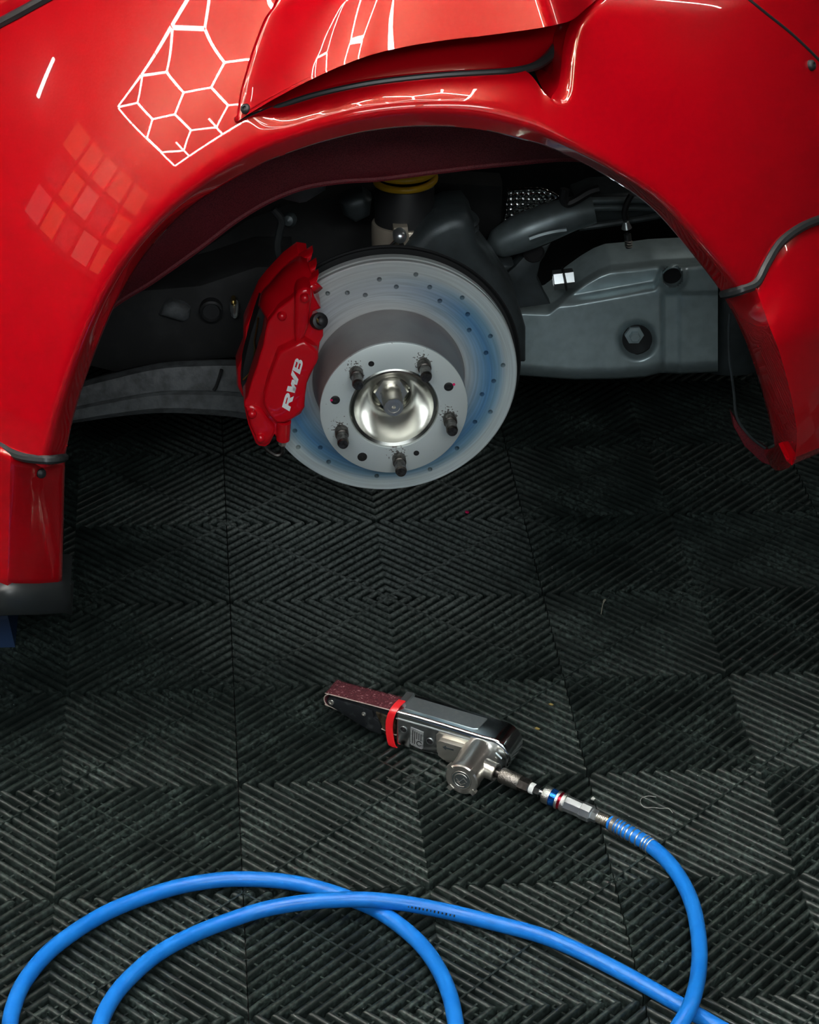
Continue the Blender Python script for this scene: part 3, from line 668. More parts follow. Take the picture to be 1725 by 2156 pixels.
for k in range(5):
    a = 2.3067 - k * 2 * math.pi / 5; x, z = .065 * math.cos(a), .065 * math.sin(a)
    wpart('wheel_stud', lathe([(.0078, .003), (.0078, -.0105), (.0072, -.0122), (.0064, -.0128), (.0064, -.0285), (.0066, -.0292), (.0055, -.0325), (.0001, -.0325)], (x, 0, z), (0, 1, 0), 26), STEEL, disc, angle=30)
def hp(px, py): return onwheel(px, py, 0)
for px, py in ((706, 842), (945, 814)):
    x, z = hp(px, py)
    s = wpart('countersunk_screw', lathe([(.0054, .001), (.0054, -.0005), (.0050, -.0008), (.0022, -.0008), (.0018, -.0004), (.0001, -.0004)], (x, 0, z), (0, 1, 0), 24), BLK, disc)
    x2, z2 = hp(px + (-8 if px < 800 else 11), py + (0 if px < 800 else -5))
    wpart('paint_mark', lathe([(.0016, -.0002), (.0016, -.0008), (.0001, -.0009)], (x2, 0, z2), (0, 1, 0), 10), MAGENTA, disc)
for px, py, r in ((763, 962, .0056), (782, 766, .0034), (877, 954, .0033)):
    x, z = hp(px, py)
    wpart('threaded_hole', lathe([(r, .001), (r, -.0002), (r * .95, -.0004), (.0001, -.0003)], (x, 0, z), (0, 1, 0), 22), HOLE, disc)
wpart('dust_shield', lathe([(.10, DF + .028), (.152, DF + .028), (.1555, DF + .024), (.157, DF + .026), (.154, DF + .034), (.10, DF + .034)], (0, 0, 0), (0, 1, 0), 96), BLK, disc)

# ------------------------------------------------------------------ caliper (outlines at the depth of the wheel)
def wpoly(pts, ly): return [wl(q[0], ly, q[1]) for q in (onwheel(px, py, ly) for px, py in pts)]
AX = WF[:, 1]
cal = part('brake_caliper', prism(wpoly([(657, 610), (663, 628), (676, 650), (660, 657), (655, 672), (668, 684), (681, 692), (681, 709), (674, 722), (671, 740), (671, 757), (656, 787), (646, 810), (642, 840), (642, 858), (634, 872), (612, 886), (611, 915), (608, 924), (584, 925), (578, 916), (568, 936), (559, 942), (545, 940), (538, 934), (522, 893), (514, 855), (514, 846), (521, 836), (532, 797), (541, 772), (550, 740), (554, 729), (559, 699), (565, 678), (586, 651), (612, 632), (626, 617), (643, 607)], .028), AX * .036, .006, 3), REDC, angle=50)
part('piston_housing', prism(wpoly([(587, 743), (604, 735), (620, 727), (640, 719), (658, 730), (670, 741), (671, 754), (668, 766), (656, 785), (647, 808), (643, 836), (642, 856), (636, 868), (617, 884), (598, 892), (582, 892), (566, 875), (556, 855), (555, 842), (561, 816), (569, 791), (579, 763)], .012), AX * .03, .004, 3), REDC, cal, angle=50)
part('mounting_rib', prism(wpoly([(621, 628), (628, 614), (643, 607), (655, 611), (657, 625), (653, 660), (650, 690), (640, 716), (622, 726), (620, 690), (621, 655)], .018), AX * .03, .005, 3), REDC, cal, angle=50)
part('lower_lobe', prism(wpoly([(516, 858), (530, 853), (552, 862), (566, 882), (580, 898), (578, 915), (568, 934), (557, 940), (545, 938), (526, 898)], .024), AX * .03, .005, 3), REDC, cal, angle=50)
a0, a1 = wpoly([(598, 885)], .026)[0], wpoly([(596, 926)], .030)[0]
part('bleed_boss', lathe([(.009, 0), (.0086, 1.0), (.0072, 1.06), (.0001, 1.06)], a0, (a1 - a0) / 1, 24), REDC, cal) if 0 else None
def rod(name, p0, p1, r0, r1, m, parent, seg=20, rnd=.15):
    p0, p1 = np.asarray(p0), np.asarray(p1); L = np.linalg.norm(p1 - p0)
    return part(name, lathe([(r0 * .7, -.0001), (r0, r0 * rnd), (r1, L - r1 * rnd), (r1 * .75, L), (.0001, L)], p0, p1 - p0, seg), m, parent)
rod('bleed_boss', a0, a1, .0085, .0080, REDC, cal)
for px, py, ly in ((594, 665, .026), (642, 627, .016), (531, 871, .022), (549, 922, .022)):
    p = wpoly([(px, py)], ly)[0]
    part('caliper_bolt', lathe([(.0052, .006), (.0052, -.0015), (.0044, -.0038), (.0024, -.0052), (.0001, -.0055)], p, AX, 20), REDC, cal)
# bridge over the disc, with fins at its upper end
bt = [(565, 676), (586, 651), (612, 632), (626, 617), (643, 607), (659, 604), (664, 598)]
bp_ = [(546, 640), (549, 616), (567, 594), (585, 573), (600, 558), (628, 537), (655, 537)]
b0, b1 = np.array(wpoly(spl(bt, 30), .034)), np.array(wpoly(spl(bp_, 30), .118))
rows = []
for t in np.linspace(0, 1, 12):
    bul = .010 * math.sin(math.pi * t)
    rows.append(b0 + (b1 - b0) * t + np.array([-.55, -.2, .8]) * bul)
brg = part('caliper_bridge', grid(rows), REDC, cal); shell(brg, .012)
for (px, py, ly0, ly1) in ((668, 597, .036, .052), (664, 574, .062, .080), (656, 548, .094, .112)):
    c0 = wpoly([(px, py)], ly0)[0]; c1 = wpoly([(px - 26, py + 18)], ly0 + .004)[0]
    part('bridge_fin', prism([c0, c0 + np.array([.002, 0, .010]), c1 + np.array([0, 0, .010]), c1], AX * (ly1 - ly0), .0025, 2), REDC, cal)
part('caliper_rear_half', prism(wpoly([(547, 618), (566, 594), (600, 558), (628, 537), (648, 540), (600, 640), (560, 720), (545, 800), (530, 850), (509, 838), (499, 816), (498, 776), (514, 737), (515, 691)], .112), AX * .035, .006, 2), REDC, cal)
part('brake_pad', prism(wpoly([(548, 640), (580, 680), (560, 760), (535, 830), (516, 845), (508, 810), (512, 770), (528, 700)], .085), AX * .03, .003, 2), BLK, cal)
part('pad_spring', tube(wpoly(spl([(544, 668), (541, 690), (536, 720), (537, 740), (528, 780), (512, 800)], 30), .078), .0012, 6), BRASS, cal)
part('crossover_pipe', tube(wpoly(spl([(595, 930), (595, 945), (592, 955), (582, 958), (570, 952), (560, 944), (552, 930)], 30), .036), .0028, 8), STEEL, cal)
rod('pipe_nut', wpoly([(596, 924)], .032)[0], wpoly([(595, 936)], .034)[0], .0050, .0050, NICKEL, cal, 6)
# bleed cap
c0 = wpoly([(673, 676)], .022)[0]
bc = part('bleed_cap', lathe([(.0095, .006), (.010, .001), (.009, -.003), (.0055, -.004), (.005, -.010), (.003, -.0115), (.0001, -.0115)], c0, AX + np.array([-.35, .0, -.5]), 20), BLK, cal)
part('bleed_collar', prism(wpoly([(667, 673), (678, 677), (678, 683), (667, 679)], .012), AX * .004, .0008, 1), BRASS, cal)
# lettering
LO, LU, LV = np.array([940., 990.]), np.array([225., -810.]), np.array([-125., -75.])
def letter(name, quads, u0, w):
    V, Fc = [], []
    for q in quads:
        k = len(V)
        for (a, b) in q:
            z = LO + LU * (u0 + a * w) + LV * b; px, py = 490 + z[0] * .12754, 740 + z[1] * .12754
            V += [wpoly([(px, py)], .0116)[0]]
        Fc.append(tuple(range(k, k + len(q))))
    return part(name, (V, Fc), WHITE, cal, smooth=False)
def rect(a, b, c, d): return [(a, b), (c, b), (c, d), (a, d)]
def arcq(cx, cy, rx0, ry0, rx1, ry1, t0, t1, n=8):
    o = []
    for i in range(n):
        a, b = [math.radians(t0 + (t1 - t0) * k / n) for k in (i, i + 1)]
        o.append([(cx + rx0 * math.cos(a), cy + ry0 * math.sin(a)), (cx + rx1 * math.cos(a), cy + ry1 * math.sin(a)), (cx + rx1 * math.cos(b), cy + ry1 * math.sin(b)), (cx + rx0 * math.cos(b), cy + ry0 * math.sin(b))])
    return o
letter('letter_r', [rect(0, 0, .30, 1), rect(.30, .74, .66, 1), rect(.30, .36, .66, .60)] + arcq(.66, .68, .06, .06, .34, .32, -90, 90) + [[(.42, .40), (.72, .46), (1.0, 0), (.66, 0)]], 0, .31)
letter('letter_w', [[(0, 1), (.24, 1), (.34, .34), (.12, 0)], [(.12, 0), (.36, 0), (.52, .62), (.40, .72)], [(.40, .72), (.54, .72), (.62, 0), (.46, 0)][:0] or [(.40, .72), (.60, .72), (.66, .30), (.50, .0)], [(.50, 0), (.76, 0), (1.0, 1), (.77, 1)], [(.34, .34), (.36, 0), (.12, 0), (.2, .3)]], .325, .43)
letter('letter_b', [rect(0, 0, .30, 1), rect(.28, 0, .70, .22), rect(.28, .41, .70, .60), rect(.28, .80, .66, 1)] + arcq(.68, .72, .04, .10, .30, .28, -90, 90) + arcq(.70, .30, .05, .09, .32, .30, -90, 90), .755, .26)

# ================================================================== inside the arch
# coilover
cx3 = aty(852, 470, .43)
def cyl(name, prof, m, parent=None, o=None, axis=(-.02, .05, 1), seg=48, **kw): return part(name, lathe(prof, cx3 if o is None else o, axis, seg), m, parent, **kw)
coil = cyl('coilover', [(.035, -.08), (.0355, .005), (.0355, .044), (.034, .048), (.031, .049)], BLK)
cyl('spring_perch', [(.031, .049), (.0365, .050), (.0365, .053), (.030, .054)], NICKEL, coil)
part('spring', tube([cx3 + np.array([.0345 * math.cos(t), .0345 * math.sin(t), .059 + .012 * (t / 6.28)]) for t in np.linspace(-3.6, 6.0, 90)], .0042, 10), YEL, coil)
cyl('collar', [(.036, -.030), (.0395, -.029), (.0395, .0), (.0385, .002), (.035, .003)], GOLD, coil)
cyl('adjuster_ring', [(.030, -.046), (.0400, -.045), (.0405, -.040), (.0405, -.033), (.0385, -.029), (.03, -.029)], PURP, coil)
for k in range(14):
    t = 2 * math.pi * k / 14; p = cx3 + np.array([.0405 * math.cos(t), .0405 * math.sin(t), -.041]); part('ring_notch', box(p, (.006, .006, .006)), PURP, coil, smooth=False)
pl = pxY([(829, 480), (859, 478), (862, 505), (857, 512), (857, 521), (838, 523), (837, 512), (829, 510)], .385)
part('clamp_block', prism(pl, (0, .014, 0), .001), GOLD, coil)
p = aty(842, 497, .380); part('clamp_bolt', lathe([(.0082, .006), (.0082, -.001), (.0070, -.0055), (.0042, -.0082), (.0001, -.009)], p, (0, 1, .1), 28), ZINC, coil)
p = aty(846, 517, .383); part('clamp_screw', lathe([(.0032, .002), (.0030, -.001), (.0014, -.001), (.0001, 0)], p, (0, 1, 0), 16), BLK, coil)
part('adjuster_cable', tube(pxY(spl([(832, 508), (824, 516), (818, 522), (808, 526), (795, 532)], 20), .38), .0018, 8), CHROME, coil)
# hub carrier
part('hub_carrier', prism(pxY([(900, 480), (945, 458), (985, 455), (1002, 478), (1008, 520), (1050, 575), (1092, 640), (1110, 700), (1110, 770), (840, 780), (760, 640), (860, 520)], .37), (0, .08, 0), .016, 3), CASTD, angle=60)
fo = aty(958, 480, .40)
for k in range(4):
    part('boot_ridge', lathe([(.010, -.004), (.026, -.003), (.029, 0), (.026, .003), (.010, .004)], fo + np.array([0, 0, .014 - .009 * k]), (.12, -.1, 1), 32), CASTD)
# trailing arm
ta = spl([(90, 858, .42), (150, 852, .42), (230, 836, .42), (330, 820, .42), (420, 818, .42), (520, 824, .42), (640, 850, .42)], 60)
tc3 = np.array([aty(a, b, y) for a, b, y in ta]); hh = np.interp(ta[:, 0], [90, 250, 340, 520, 640], [.020, .026, .030, .036, .040])
sec = [(-.9, 0, .02), (-1., .03, .01), (-.98, .2, -.004), (-.5, .36, -.010), (-.1, .40, -.012), (-.02, .42, -.008), (.05, .44, -.014), (.6, .5, -.016), (.95, .6, -.008), (1., .9, .012), (.9, 1., .05)]
rows = []
for v, _, y in sec:
    rows.append(tc3 + np.stack([0 * hh, np.full(len(hh), y), -v * hh], 1))
arm = part('trailing_arm', grid(rows[::-1]), ARMM, angle=30); shell(arm, .004, 1)
part('arm_weld', tube(pxY(spl([(467, 778), (462, 795), (455, 815), (450, 822)], 14), .405), .0022, 6), BLK, arm)
part('sill_box', prism(pxY([(120, 760), (200, 640), (300, 610), (420, 600), (540, 560), (620, 560), (620, 760), (505, 758), (420, 764), (345, 768), (255, 792)], .47), (0, .1, 0), .01, 2), DARK)
part('jacking_mount', prism(pxY([(336, 668), (347, 646), (364, 638), (388, 645), (402, 655), (399, 676), (386, 683), (360, 675)], .455), (0, .03, 0), .010, 3), ARMM)
p = aty(445, 655, .46); part('grommet', lathe([(.014, .01), (.0145, -.003), (.012, -.005), (.010, -.002), (.0001, -.002)], p, (0, 1, 0), 28), BLK)
p = aty(494, 652, .45); part('brake_fitting', lathe([(.0055, .012), (.0055, -.002), (.0042, -.006), (.0046, -.009), (.002, -.013), (.0001, -.013)], p, (0, 1, .35), 14), ZINC)
p = aty(492, 636, .45); part('brake_fitting', lathe([(.003, .01), (.0035, -.002), (.0001, -.004)], p, (0, 1, .2), 12), BRASS)
part('fender_bracket', prism(pxY([(585, 418), (606, 424), (632, 430), (645, 428), (686, 402), (687, 388), (640, 384), (605, 398)], .26), (0, .02, 0), .004), BLK)
part('brake_hose', tube(pxY(spl([(575, 440), (592, 462), (588, 490), (584, 515), (588, 540), (600, 558), (615, 570)], 30), .36), .0045, 8), RUB)
p = aty(609, 463, .37); part('hose_clip', lathe([(.008, .006), (.009, 0), (.006, -.006), (.0001, -.008)], p, (.3, 1, -.2), 18), CASTD)
part('strut_mount', prism(pxY([(715, 430), (735, 418), (765, 410), (785, 425), (780, 460), (750, 475), (725, 460)], .46), (0, .03, 0), .012, 3), CASTD)
part('wheelhouse_lining', prism(pxY([(330, 600), (430, 520), (520, 460), (600, 430), (760, 400), (900, 380), (1060, 390), (1060, 470), (980, 560), (700, 620), (540, 620)], .56), (0, .04, 0), .01), DARK)

# gearbox cover on the right
def cover():
    xs = np.linspace(1040, 1512, 110); topx = [1040, 1076, 1155, 1172, 1200, 1235, 1262, 1286, 1319, 1350, 1378, 1458, 1512]; topy = [640, 638, 641, 628, 602, 577, 561, 552, 549, 546, 542, 538, 536]
    botx = [1040, 1101, 1210, 1300, 1357, 1391, 1433, 1512]; boty = [782, 791, 799, 798, 794, 785, 787, 783]
    rows = []
    for v in np.linspace(0, 1, 72):
        r = []
        for x in xs:
            t, b = np.interp(x, topx, topy), np.interp(x, botx, boty); y = t + (b - t) * v
            Y = .60
            bar = np.interp(x, [1040, 1150, 1206, 1378, 1400, 1512], [628, 634, 630, 599, 560, 545])
            Y -= .022 * float(sstep((y - bar + 10) / 26))                                  # step with a shelf facing up
            Y -= .030 * float(sstep((y - t) / 24))
            Y += .012 * float(sstep((x - 1391) / 9)) * float(sstep((y - 612) / 10))
            Y -= .006 * float(sstep((x - 1427) / 8)) * float(sstep((y - 612) / 10))
            Y += .030 * max(0, 1 - (b - y) / 26) ** 2                                     # rolls under at the bottom
            d = math.hypot((x - 1342), (y - 716) * 1.02)
            Y += .026 * float(sstep((46 - d) / 22))
            d2 = math.hypot(x - 1416, y - 582)
            Y -= .010 * float(sstep((34 - d2) / 10)); Y += .030 * float(sstep((22 - d2) / 5))
            r.append(aty(x, y, Y))
        rows.append(np.array(r))
    back0 = rows[0] + np.array([0, .05, .004]); back1 = rows[-1] + np.array([0, .08, .004])
    return [back0] + rows + [back1]
gb = part('gearbox_cover', grid(cover()), CAST, angle=70)
p = aty(1336, 706, .562); part('cover_bolt', lathe([(.0125, .004), (.0125, -.001), (.0075, -.0015), (.0072, -.007), (.006, -.008), (.0001, -.008)], p, (0, 1, 0), 6), CAST, gb, smooth=False)
p = aty(1338, 710, .566); part('bolt_recess', lathe([(.026, -.0015), (.0255, 0), (.0001, .001)], p, (0, 1, .1), 28), BLK, gb)
part('boss_ring', lathe([(.0125, .004), (.0128, -.002), (.0142, -.003), (.0155, -.001), (.0155, .006)], aty(1416, 582, .553), (0, 1, .1), 32), CAST, gb)
part('boss_bore', lathe([(.0125, 0), (.0001, .001)], aty(1416, 582, .5565), (0, 1, .1), 24), HOLE, gb)
# linkage and heat shield above it
armu = spl([(1030, 522, 26), (1060, 508, 34), (1100, 490, 40), (1150, 470, 40), (1200, 452, 36), (1250, 440, 30)], 40)
part('suspension_link', tube([aty(a, b, .50) for a, b, r in armu], [r / 1700 * float(sstep((i + 1.5) / 7) * .55 + .0) + r / 1700 * .45 for i, (a, b, r) in enumerate(armu)], 20), CASTM)
part('link_lip', tube(pxY(spl([(1115, 503), (1140, 494), (1170, 487), (1193, 484)], 16), .475), .0042, 8), CASTM)
part('cross_beam', prism(pxY([(1215, 428), (1255, 412), (1395, 405), (1440, 450), (1400, 462), (1300, 474), (1222, 482), (1208, 462)], .52), (0, .06, 0), .010, 3), CASTD)
for a, b in (((1225, 424), (1335, 421)), ((1225, 438), (1335, 436))): part('fuel_rail', tube([aty(*a, .50), aty((a[0] + b[0]) / 2, (a[1] + b[1]) / 2 - 1, .50), aty(*b, .50), aty(b[0] + 60, b[1] + 2, .50)], .0045, 10), CASTM)
part('beam_lip', tube(pxY(spl([(1220, 480), (1280, 472), (1340, 463), (1400, 452)], 16), .505), .004, 8), CASTD)
part('support_plate', prism(pxY([(1163, 510), (1150, 534), (1138, 556), (1132, 585), (1150, 625), (1160, 642), (1020, 660), (1040, 600), (1085, 560), (1110, 533), (1130, 522)], .515), (0, .02, 0), .004), CASTD)
part('plate_hole', lathe([(.0135, -.001), (.0125, -.0015), (.0110, .002), (.0001, .003)], aty(1125, 533, .51), (0, 1, .2), 24), HOLE)
part('casting_lobe', prism(pxY([(985, 575), (1000, 560), (1035, 554), (1065, 556), (1084, 562), (1060, 582), (1030, 600), (990, 610)], .49), (0, .03, 0), .008, 3), CASTD)
b0_, b1_ = aty(1165, 590, .53), aty(1208, 585, .53)
rod('drive_bolt', b0_, b1_, .0125, .0125, ZINC, car, 6, .02)
rod('drive_washer', aty(1186, 588, .528), aty(1191, 587, .528), .0155, .0155, BLK, car, 20, .05)
fpoly = pxY([(1070, 402), (1100, 399), (1140, 399), (1165, 408), (1178, 416), (1150, 432), (1118, 450), (1085, 464), (1056, 482), (1064, 450), (1066, 425)], .57)
part('heat_shield', prism(fpoly, (0, .008, 0), .002), FOIL)
rod('cable_end', aty(1318, 466, .47), aty(1320, 482, .47), .0035, .0065, ZINC, car, 16)
rod('cable_boot', aty(1321, 492, .47), aty(1325, 522, .47), .0045, .004, RUB, car, 12)
for k in range(3): part('cable_ring', lathe([(.003, -.0008), (.0052, 0), (.003, .0008)], aty(1324, 508 + 5 * k, .468), (.05, 0, 1), 14), NICKEL)
part('control_cable', tube(pxY(spl([(1318, 462), (1316, 445), (1322, 425), (1330, 410)], 12), .47), .004, 8), BLK)
part('wire_loop', tube(pxY(spl([(1190, 398), (1187, 415), (1195, 428), (1215, 420), (1240, 405), (1262, 398)], 30), .48), .006, 8), BLK)
part('exhaust_can', lathe([(.05, 0), (.055, .01), (.055, .16), (.05, .17), (.0001, .17)], aty(1530, 760, .66), (0, .05, 1), 32, cap=False), CASTD)

# ================================================================== belt sander on the floor
SO = np.array([-.0964, .111, 0.]); Aa = np.array([.876, -.481, 0]); Aa /= np.linalg.norm(Aa); Ab = np.array([Aa[1], -Aa[0], 0]); Az = np.array([0, 0, 1.])
Ab = np.array([-.481, -.876, 0]); Ab /= np.linalg.norm(Ab)
def S(a, b, c): return SO + Aa * a + Ab * b + Az * c
san = thing('belt_sander', 'chrome air belt sander with maroon belt lying on black tiles', 'belt sander', tuple(S(.12, -.015, 0)))
def sp(name, mesh, m, parent=None, **kw): return obj(name, *mesh, m, parent or san, **kw)
# belt loop around a front roller and the rear of the arm
loop = []
for t in np.linspace(90, 270, 14): loop.append((.0085 + .0085 * math.cos(math.radians(t)), .0375 + .0085 * math.sin(math.radians(t))))
loop = [(.105, .0465)] + loop + [(.105, .012)]
lp3 = spl(loop, 60)
sp('abrasive_belt', grid([[S(a, b, c) for a, c in lp3] for b in np.linspace(-.031, 0, 8)]), BELT)
shell(bpy.data.objects[-1] if 0 else san.children[-1], .0012)
sp('belt_edge', tube([S(a, .0004, c) for a, c in lp3], .0007, 5), mat('belt_cloth', (.45, .38, .33), .8))
sp('arm_plate', prism([S(a, -.002, c) for a, c in [(.004, .040), (.008, .0435), (.095, .0425), (.095, .006), (.085, .007), (.045, .018), (.018, .027), (.006, .032)]], Ab * -.026, .0012), mat('worn_black_steel', (.028, .032, .035), .35, metal=.6, noise=(90, (.10, .11, .115), .5, .75, .1)))
sp('arm_cover', prism([S(a, .0015, c) for a, c in [(.003, .036), (.006, .041), (.013, .0425), (.062, .0395), (.064, .034), (.064, .030), (.070, .027), (.074, .020), (.074, .010), (.060, .011), (.040, .018), (.018, .027), (.006, .031)]], Ab * -.004, .0009), mat('arm_black', (.022, .026, .030), .32, metal=.5, noise=(120, (.075, .085, .09), .55, .75, .15)))
sp('tension_block', prism([S(a, .0008, c) for a, c in [(.066, .038), (.092, .035), (.092, .008), (.078, .012), (.072, .026)]], Ab * -.006, .001), mat('tarnished_steel', (.33, .28, .20), .35, metal=1., noise=(80, (.10, .07, .04), .45, .6, .1)))
for a, c, r in ((.0098, .0365, .0035), (.052, .0325, .0026)):
    sp('screw', lathe([(r, -.001), (r, .001), (r * .8, .0014), (r * .4, .0014), (r * .35, .0006), (.0001, .0006)], S(a, .0018, c), Ab, 18), NICKEL)
# housing: side profile with a round rear end, pushed across the tool
hprof = [(.093, .002), (.093, .0500), (.120, .0497), (.150, .0487), (.180, .0472), (.200, .0462)]
hprof += [(.2125 + .0235 * math.cos(math.radians(t)), .0227 + .0235 * math.sin(math.radians(t))) for t in np.linspace(84, -60, 20)] + [(.205, .002)]
body = sp('housing', prism([S(a, .004, c) for a, c in hprof], Ab * -.040, .0045, 4), CHROME, angle=35)
sp('housing_seam', tube([S(a, .0046, c) for a, c in spl([(.094, .0405), (.150, .0395), (.195, .0370), (.214, .0315), (.226, .0235)], 40)], .0008, 6), ZINC, body)
sp('housing_cover', prism([S(a, b, c) for a, b, c in [(.100, -.031, .0496), (.100, -.0050, .0496), (.186, -.0050, .0466), (.191, -.008, .0464), (.193, -.031, .0463)]], Az * .0012, .0006), mat('scuffed_chrome', (.50, .56, .58), .28, metal=.85, noise=(200, (.58, .62, .63), .5, .7, .1)), body)
sp('front_collar', prism([S(a, -.036, c) for a, c in [(.090, .053), (.099, .0535), (.101, .048), (.101, .04), (.090, .04)]], Ab * .026, .0015), ZINC, body)
gcur = [(.0935, -.012, .0545), (.0915, -.003, .0530), (.0895, .0045, .0480), (.0875, .0065, .0400), (.0865, .0072, .0300), (.0870, .0072, .0200), (.0885, .0072, .0100), (.0905, .0072, .0030), (.0925, .0065, .0012)]
gp = spl(gcur, 40)
sp('red_guard', join(*[grid([[S(a + w, b + o, c) for a, b, c in gp] for w, o in ((-.0045, 0), (0, .0010), (.0045, 0), (.0045, -.0016), (-.0045, -.0016), (-.0045, 0))])]), REDP)
for a, c in ((.1035, .0275), (.137, .0210)):
    sp('screw', lathe([(.0038, -.001), (.0038, .0006), (.0034, .0010), (.0031, .0003), (.0012, .0003), (.0001, .0010)], S(a, .0042, c), Ab, 22), BLK, body)
    sp('screw_ring', lathe([(.0038, .0), (.0041, .0009), (.0044, .0)], S(a, .0042, c), Ab, 22), ZINC, body)
sp('data_plate', prism([S(a, .0041, c) for a, c in [(.1125, .0335), (.1285, .0310), (.1285, .0085), (.1270, .0070), (.1140, .0095), (.1125, .0115)]], Ab * .0006, 0), mat('data_plate_grey', (.42, .45, .45), .4, metal=.5, noise=(200, (.2, .22, .22), .5, .7, .1)), body, smooth=False)
for k in range(5):
    sp('plate_print', prism([S(a, .0048, c) for a, c in ((.115 + .0026 * k, .0305 - .0007 * k), (.1160 + .0026 * k, .0303 - .0007 * k), (.1160 + .0026 * k, (.0205 if k > 1 else .0125) - .0005 * k), (.115 + .0026 * k, (.0205 if k > 1 else .0125) - .0005 * k))], Ab * .0002, 0), BLK, body, smooth=False)
sp('plate_emblem', tube([S(.1238 + 0.0030 * math.cos(t), .0048, .0140 + .0030 * math.sin(t)) for t in np.linspace(.3, 5.6, 24)], .0006, 5), BLK, body)
# motor
mo = sp('motor_housing', lathe([(.0215, 0), (.0212, .012), (.0196, .024), (.0192, .043), (.0192, .0470), (.0203, .0472), (.0203, .0510), (.0196, .0540), (.0180, .0552), (.0125, .0552), (.0122, .0545), (.0001, .0545)], S(.199, .003, .0212), Ab + np.array([0, 0, -.02]), 48), NICKEL, angle=35)
sp('motor_flange', prism([S(a, .0035, c) for a, c in [(.146, .0355), (.150, .0385), (.196, .0375), (.213, .033), (.222, .024), (.222, .010), (.212, .002), (.160, .002), (.148, .012)]], Ab * .005, .002, 3), NICKEL, mo)
sp('throttle_block', prism([S(a, .006, c) for a, c in [(.152, .0325), (.155, .0345), (.182, .0335), (.182, .012), (.160, .010), (.153, .014)]], Ab * .011, .004, 3), NICKEL, mo)
sp('direction_arrow', prism([S(a, .0170, c) for a, c in [(.158, .0275), (.1625, .0305), (.1625, .0285), (.172, .0285), (.172, .0265), (.1625, .0265), (.1625, .0245)]], Ab * .0005, 0), CASTD, mo, smooth=False)
sp('end_cap_badge', lathe([(.0122, .0549), (.0118, .0556), (.0001, .0556)], S(.199, .003, .0212), Ab + np.array([0, 0, -.02]), 32), mat('badge_black', (.05, .06, .06), .4), mo)
ME = S(.199, .0588, .0201)
def on_end(u, v): return ME + Aa * u + Az * v
sp('badge_emblem', join(tube([on_end(.0085 * math.cos(t), .0085 * math.sin(t)) for t in np.linspace(.6, 5.2, 30)], .0005, 5), tube([on_end(*q) for q in ((-.006, .001), (-.002, -.003), (.003, .003), (.007, -.001))], .0006, 5), tube([on_end(*q) for q in ((-.005, -.003), (.0, -.006), (.005, -.003))], .0005, 5), tube([on_end(.0115 * math.cos(t), .0115 * math.sin(t)) for t in np.linspace(0, 6.2832, 40)], .0004, 5)), NICKEL, mo)
for k in range(4):
    t = math.radians(48 + 90 * k); sp('cap_notch', box(on_end(.0192 * math.cos(t), .0192 * math.sin(t)) - Ab * .003, (.006, .006, .006), np.stack([Aa * math.cos(t) + Az * math.sin(t), Ab, -Aa * math.sin(t) + Az * math.cos(t)], 1)), NICKEL, mo, smooth=False)
# air inlet and quick plug
Q0 = atz(1046, 1627, .0205); Q1 = atz(1290, 1734, .0098); QD = Q1 - Q0; QL = np.linalg.norm(QD); QA = QD / QL
def qf(px): return (px - 1046) / (1290 - 1046) * QL
def seg(name, prof, m, parent, n=28, **kw): return obj(name, *lathe([(r, qf(x)) for x, r in prof], Q0, QA, n), m, parent, **kw)
seg('inlet_port', [(1010, .012), (1034, .0105), (1045, .0108), (1046, .0090), (1044, .0070)], NICKEL, mo)
seg('inlet_neck', [(1040, .0052), (1060, .0052)], STEEL, san)
seg('knurled_sleeve', [(1054, .0060), (1056, .0086), (1058, .0092), (1094, .0090), (1096, .0084), (1096, .006)], KNURL, san)
seg('hexagon_nut', [(1094, .0070), (1095, .0086), (1116, .0086), (1118, .0076), (1118, .004)], STEEL, san, 6, smooth=False)
seg('thread_tape', [(1117, .0060), (1119, .0064), (1126, .0064), (1128, .0058)], WHITE, san)
seg('plug_hexagon', [(1127, .0050), (1128, .0066), (1139, .0066), (1140, .0050)], CHROME, san, 6, smooth=False)
seg('plug_neck', [(1138, .0040), (1143, .0042), (1144, .0052), (1148, .0052), (1149, .0036), (1156, .0036)], CHROME, san)

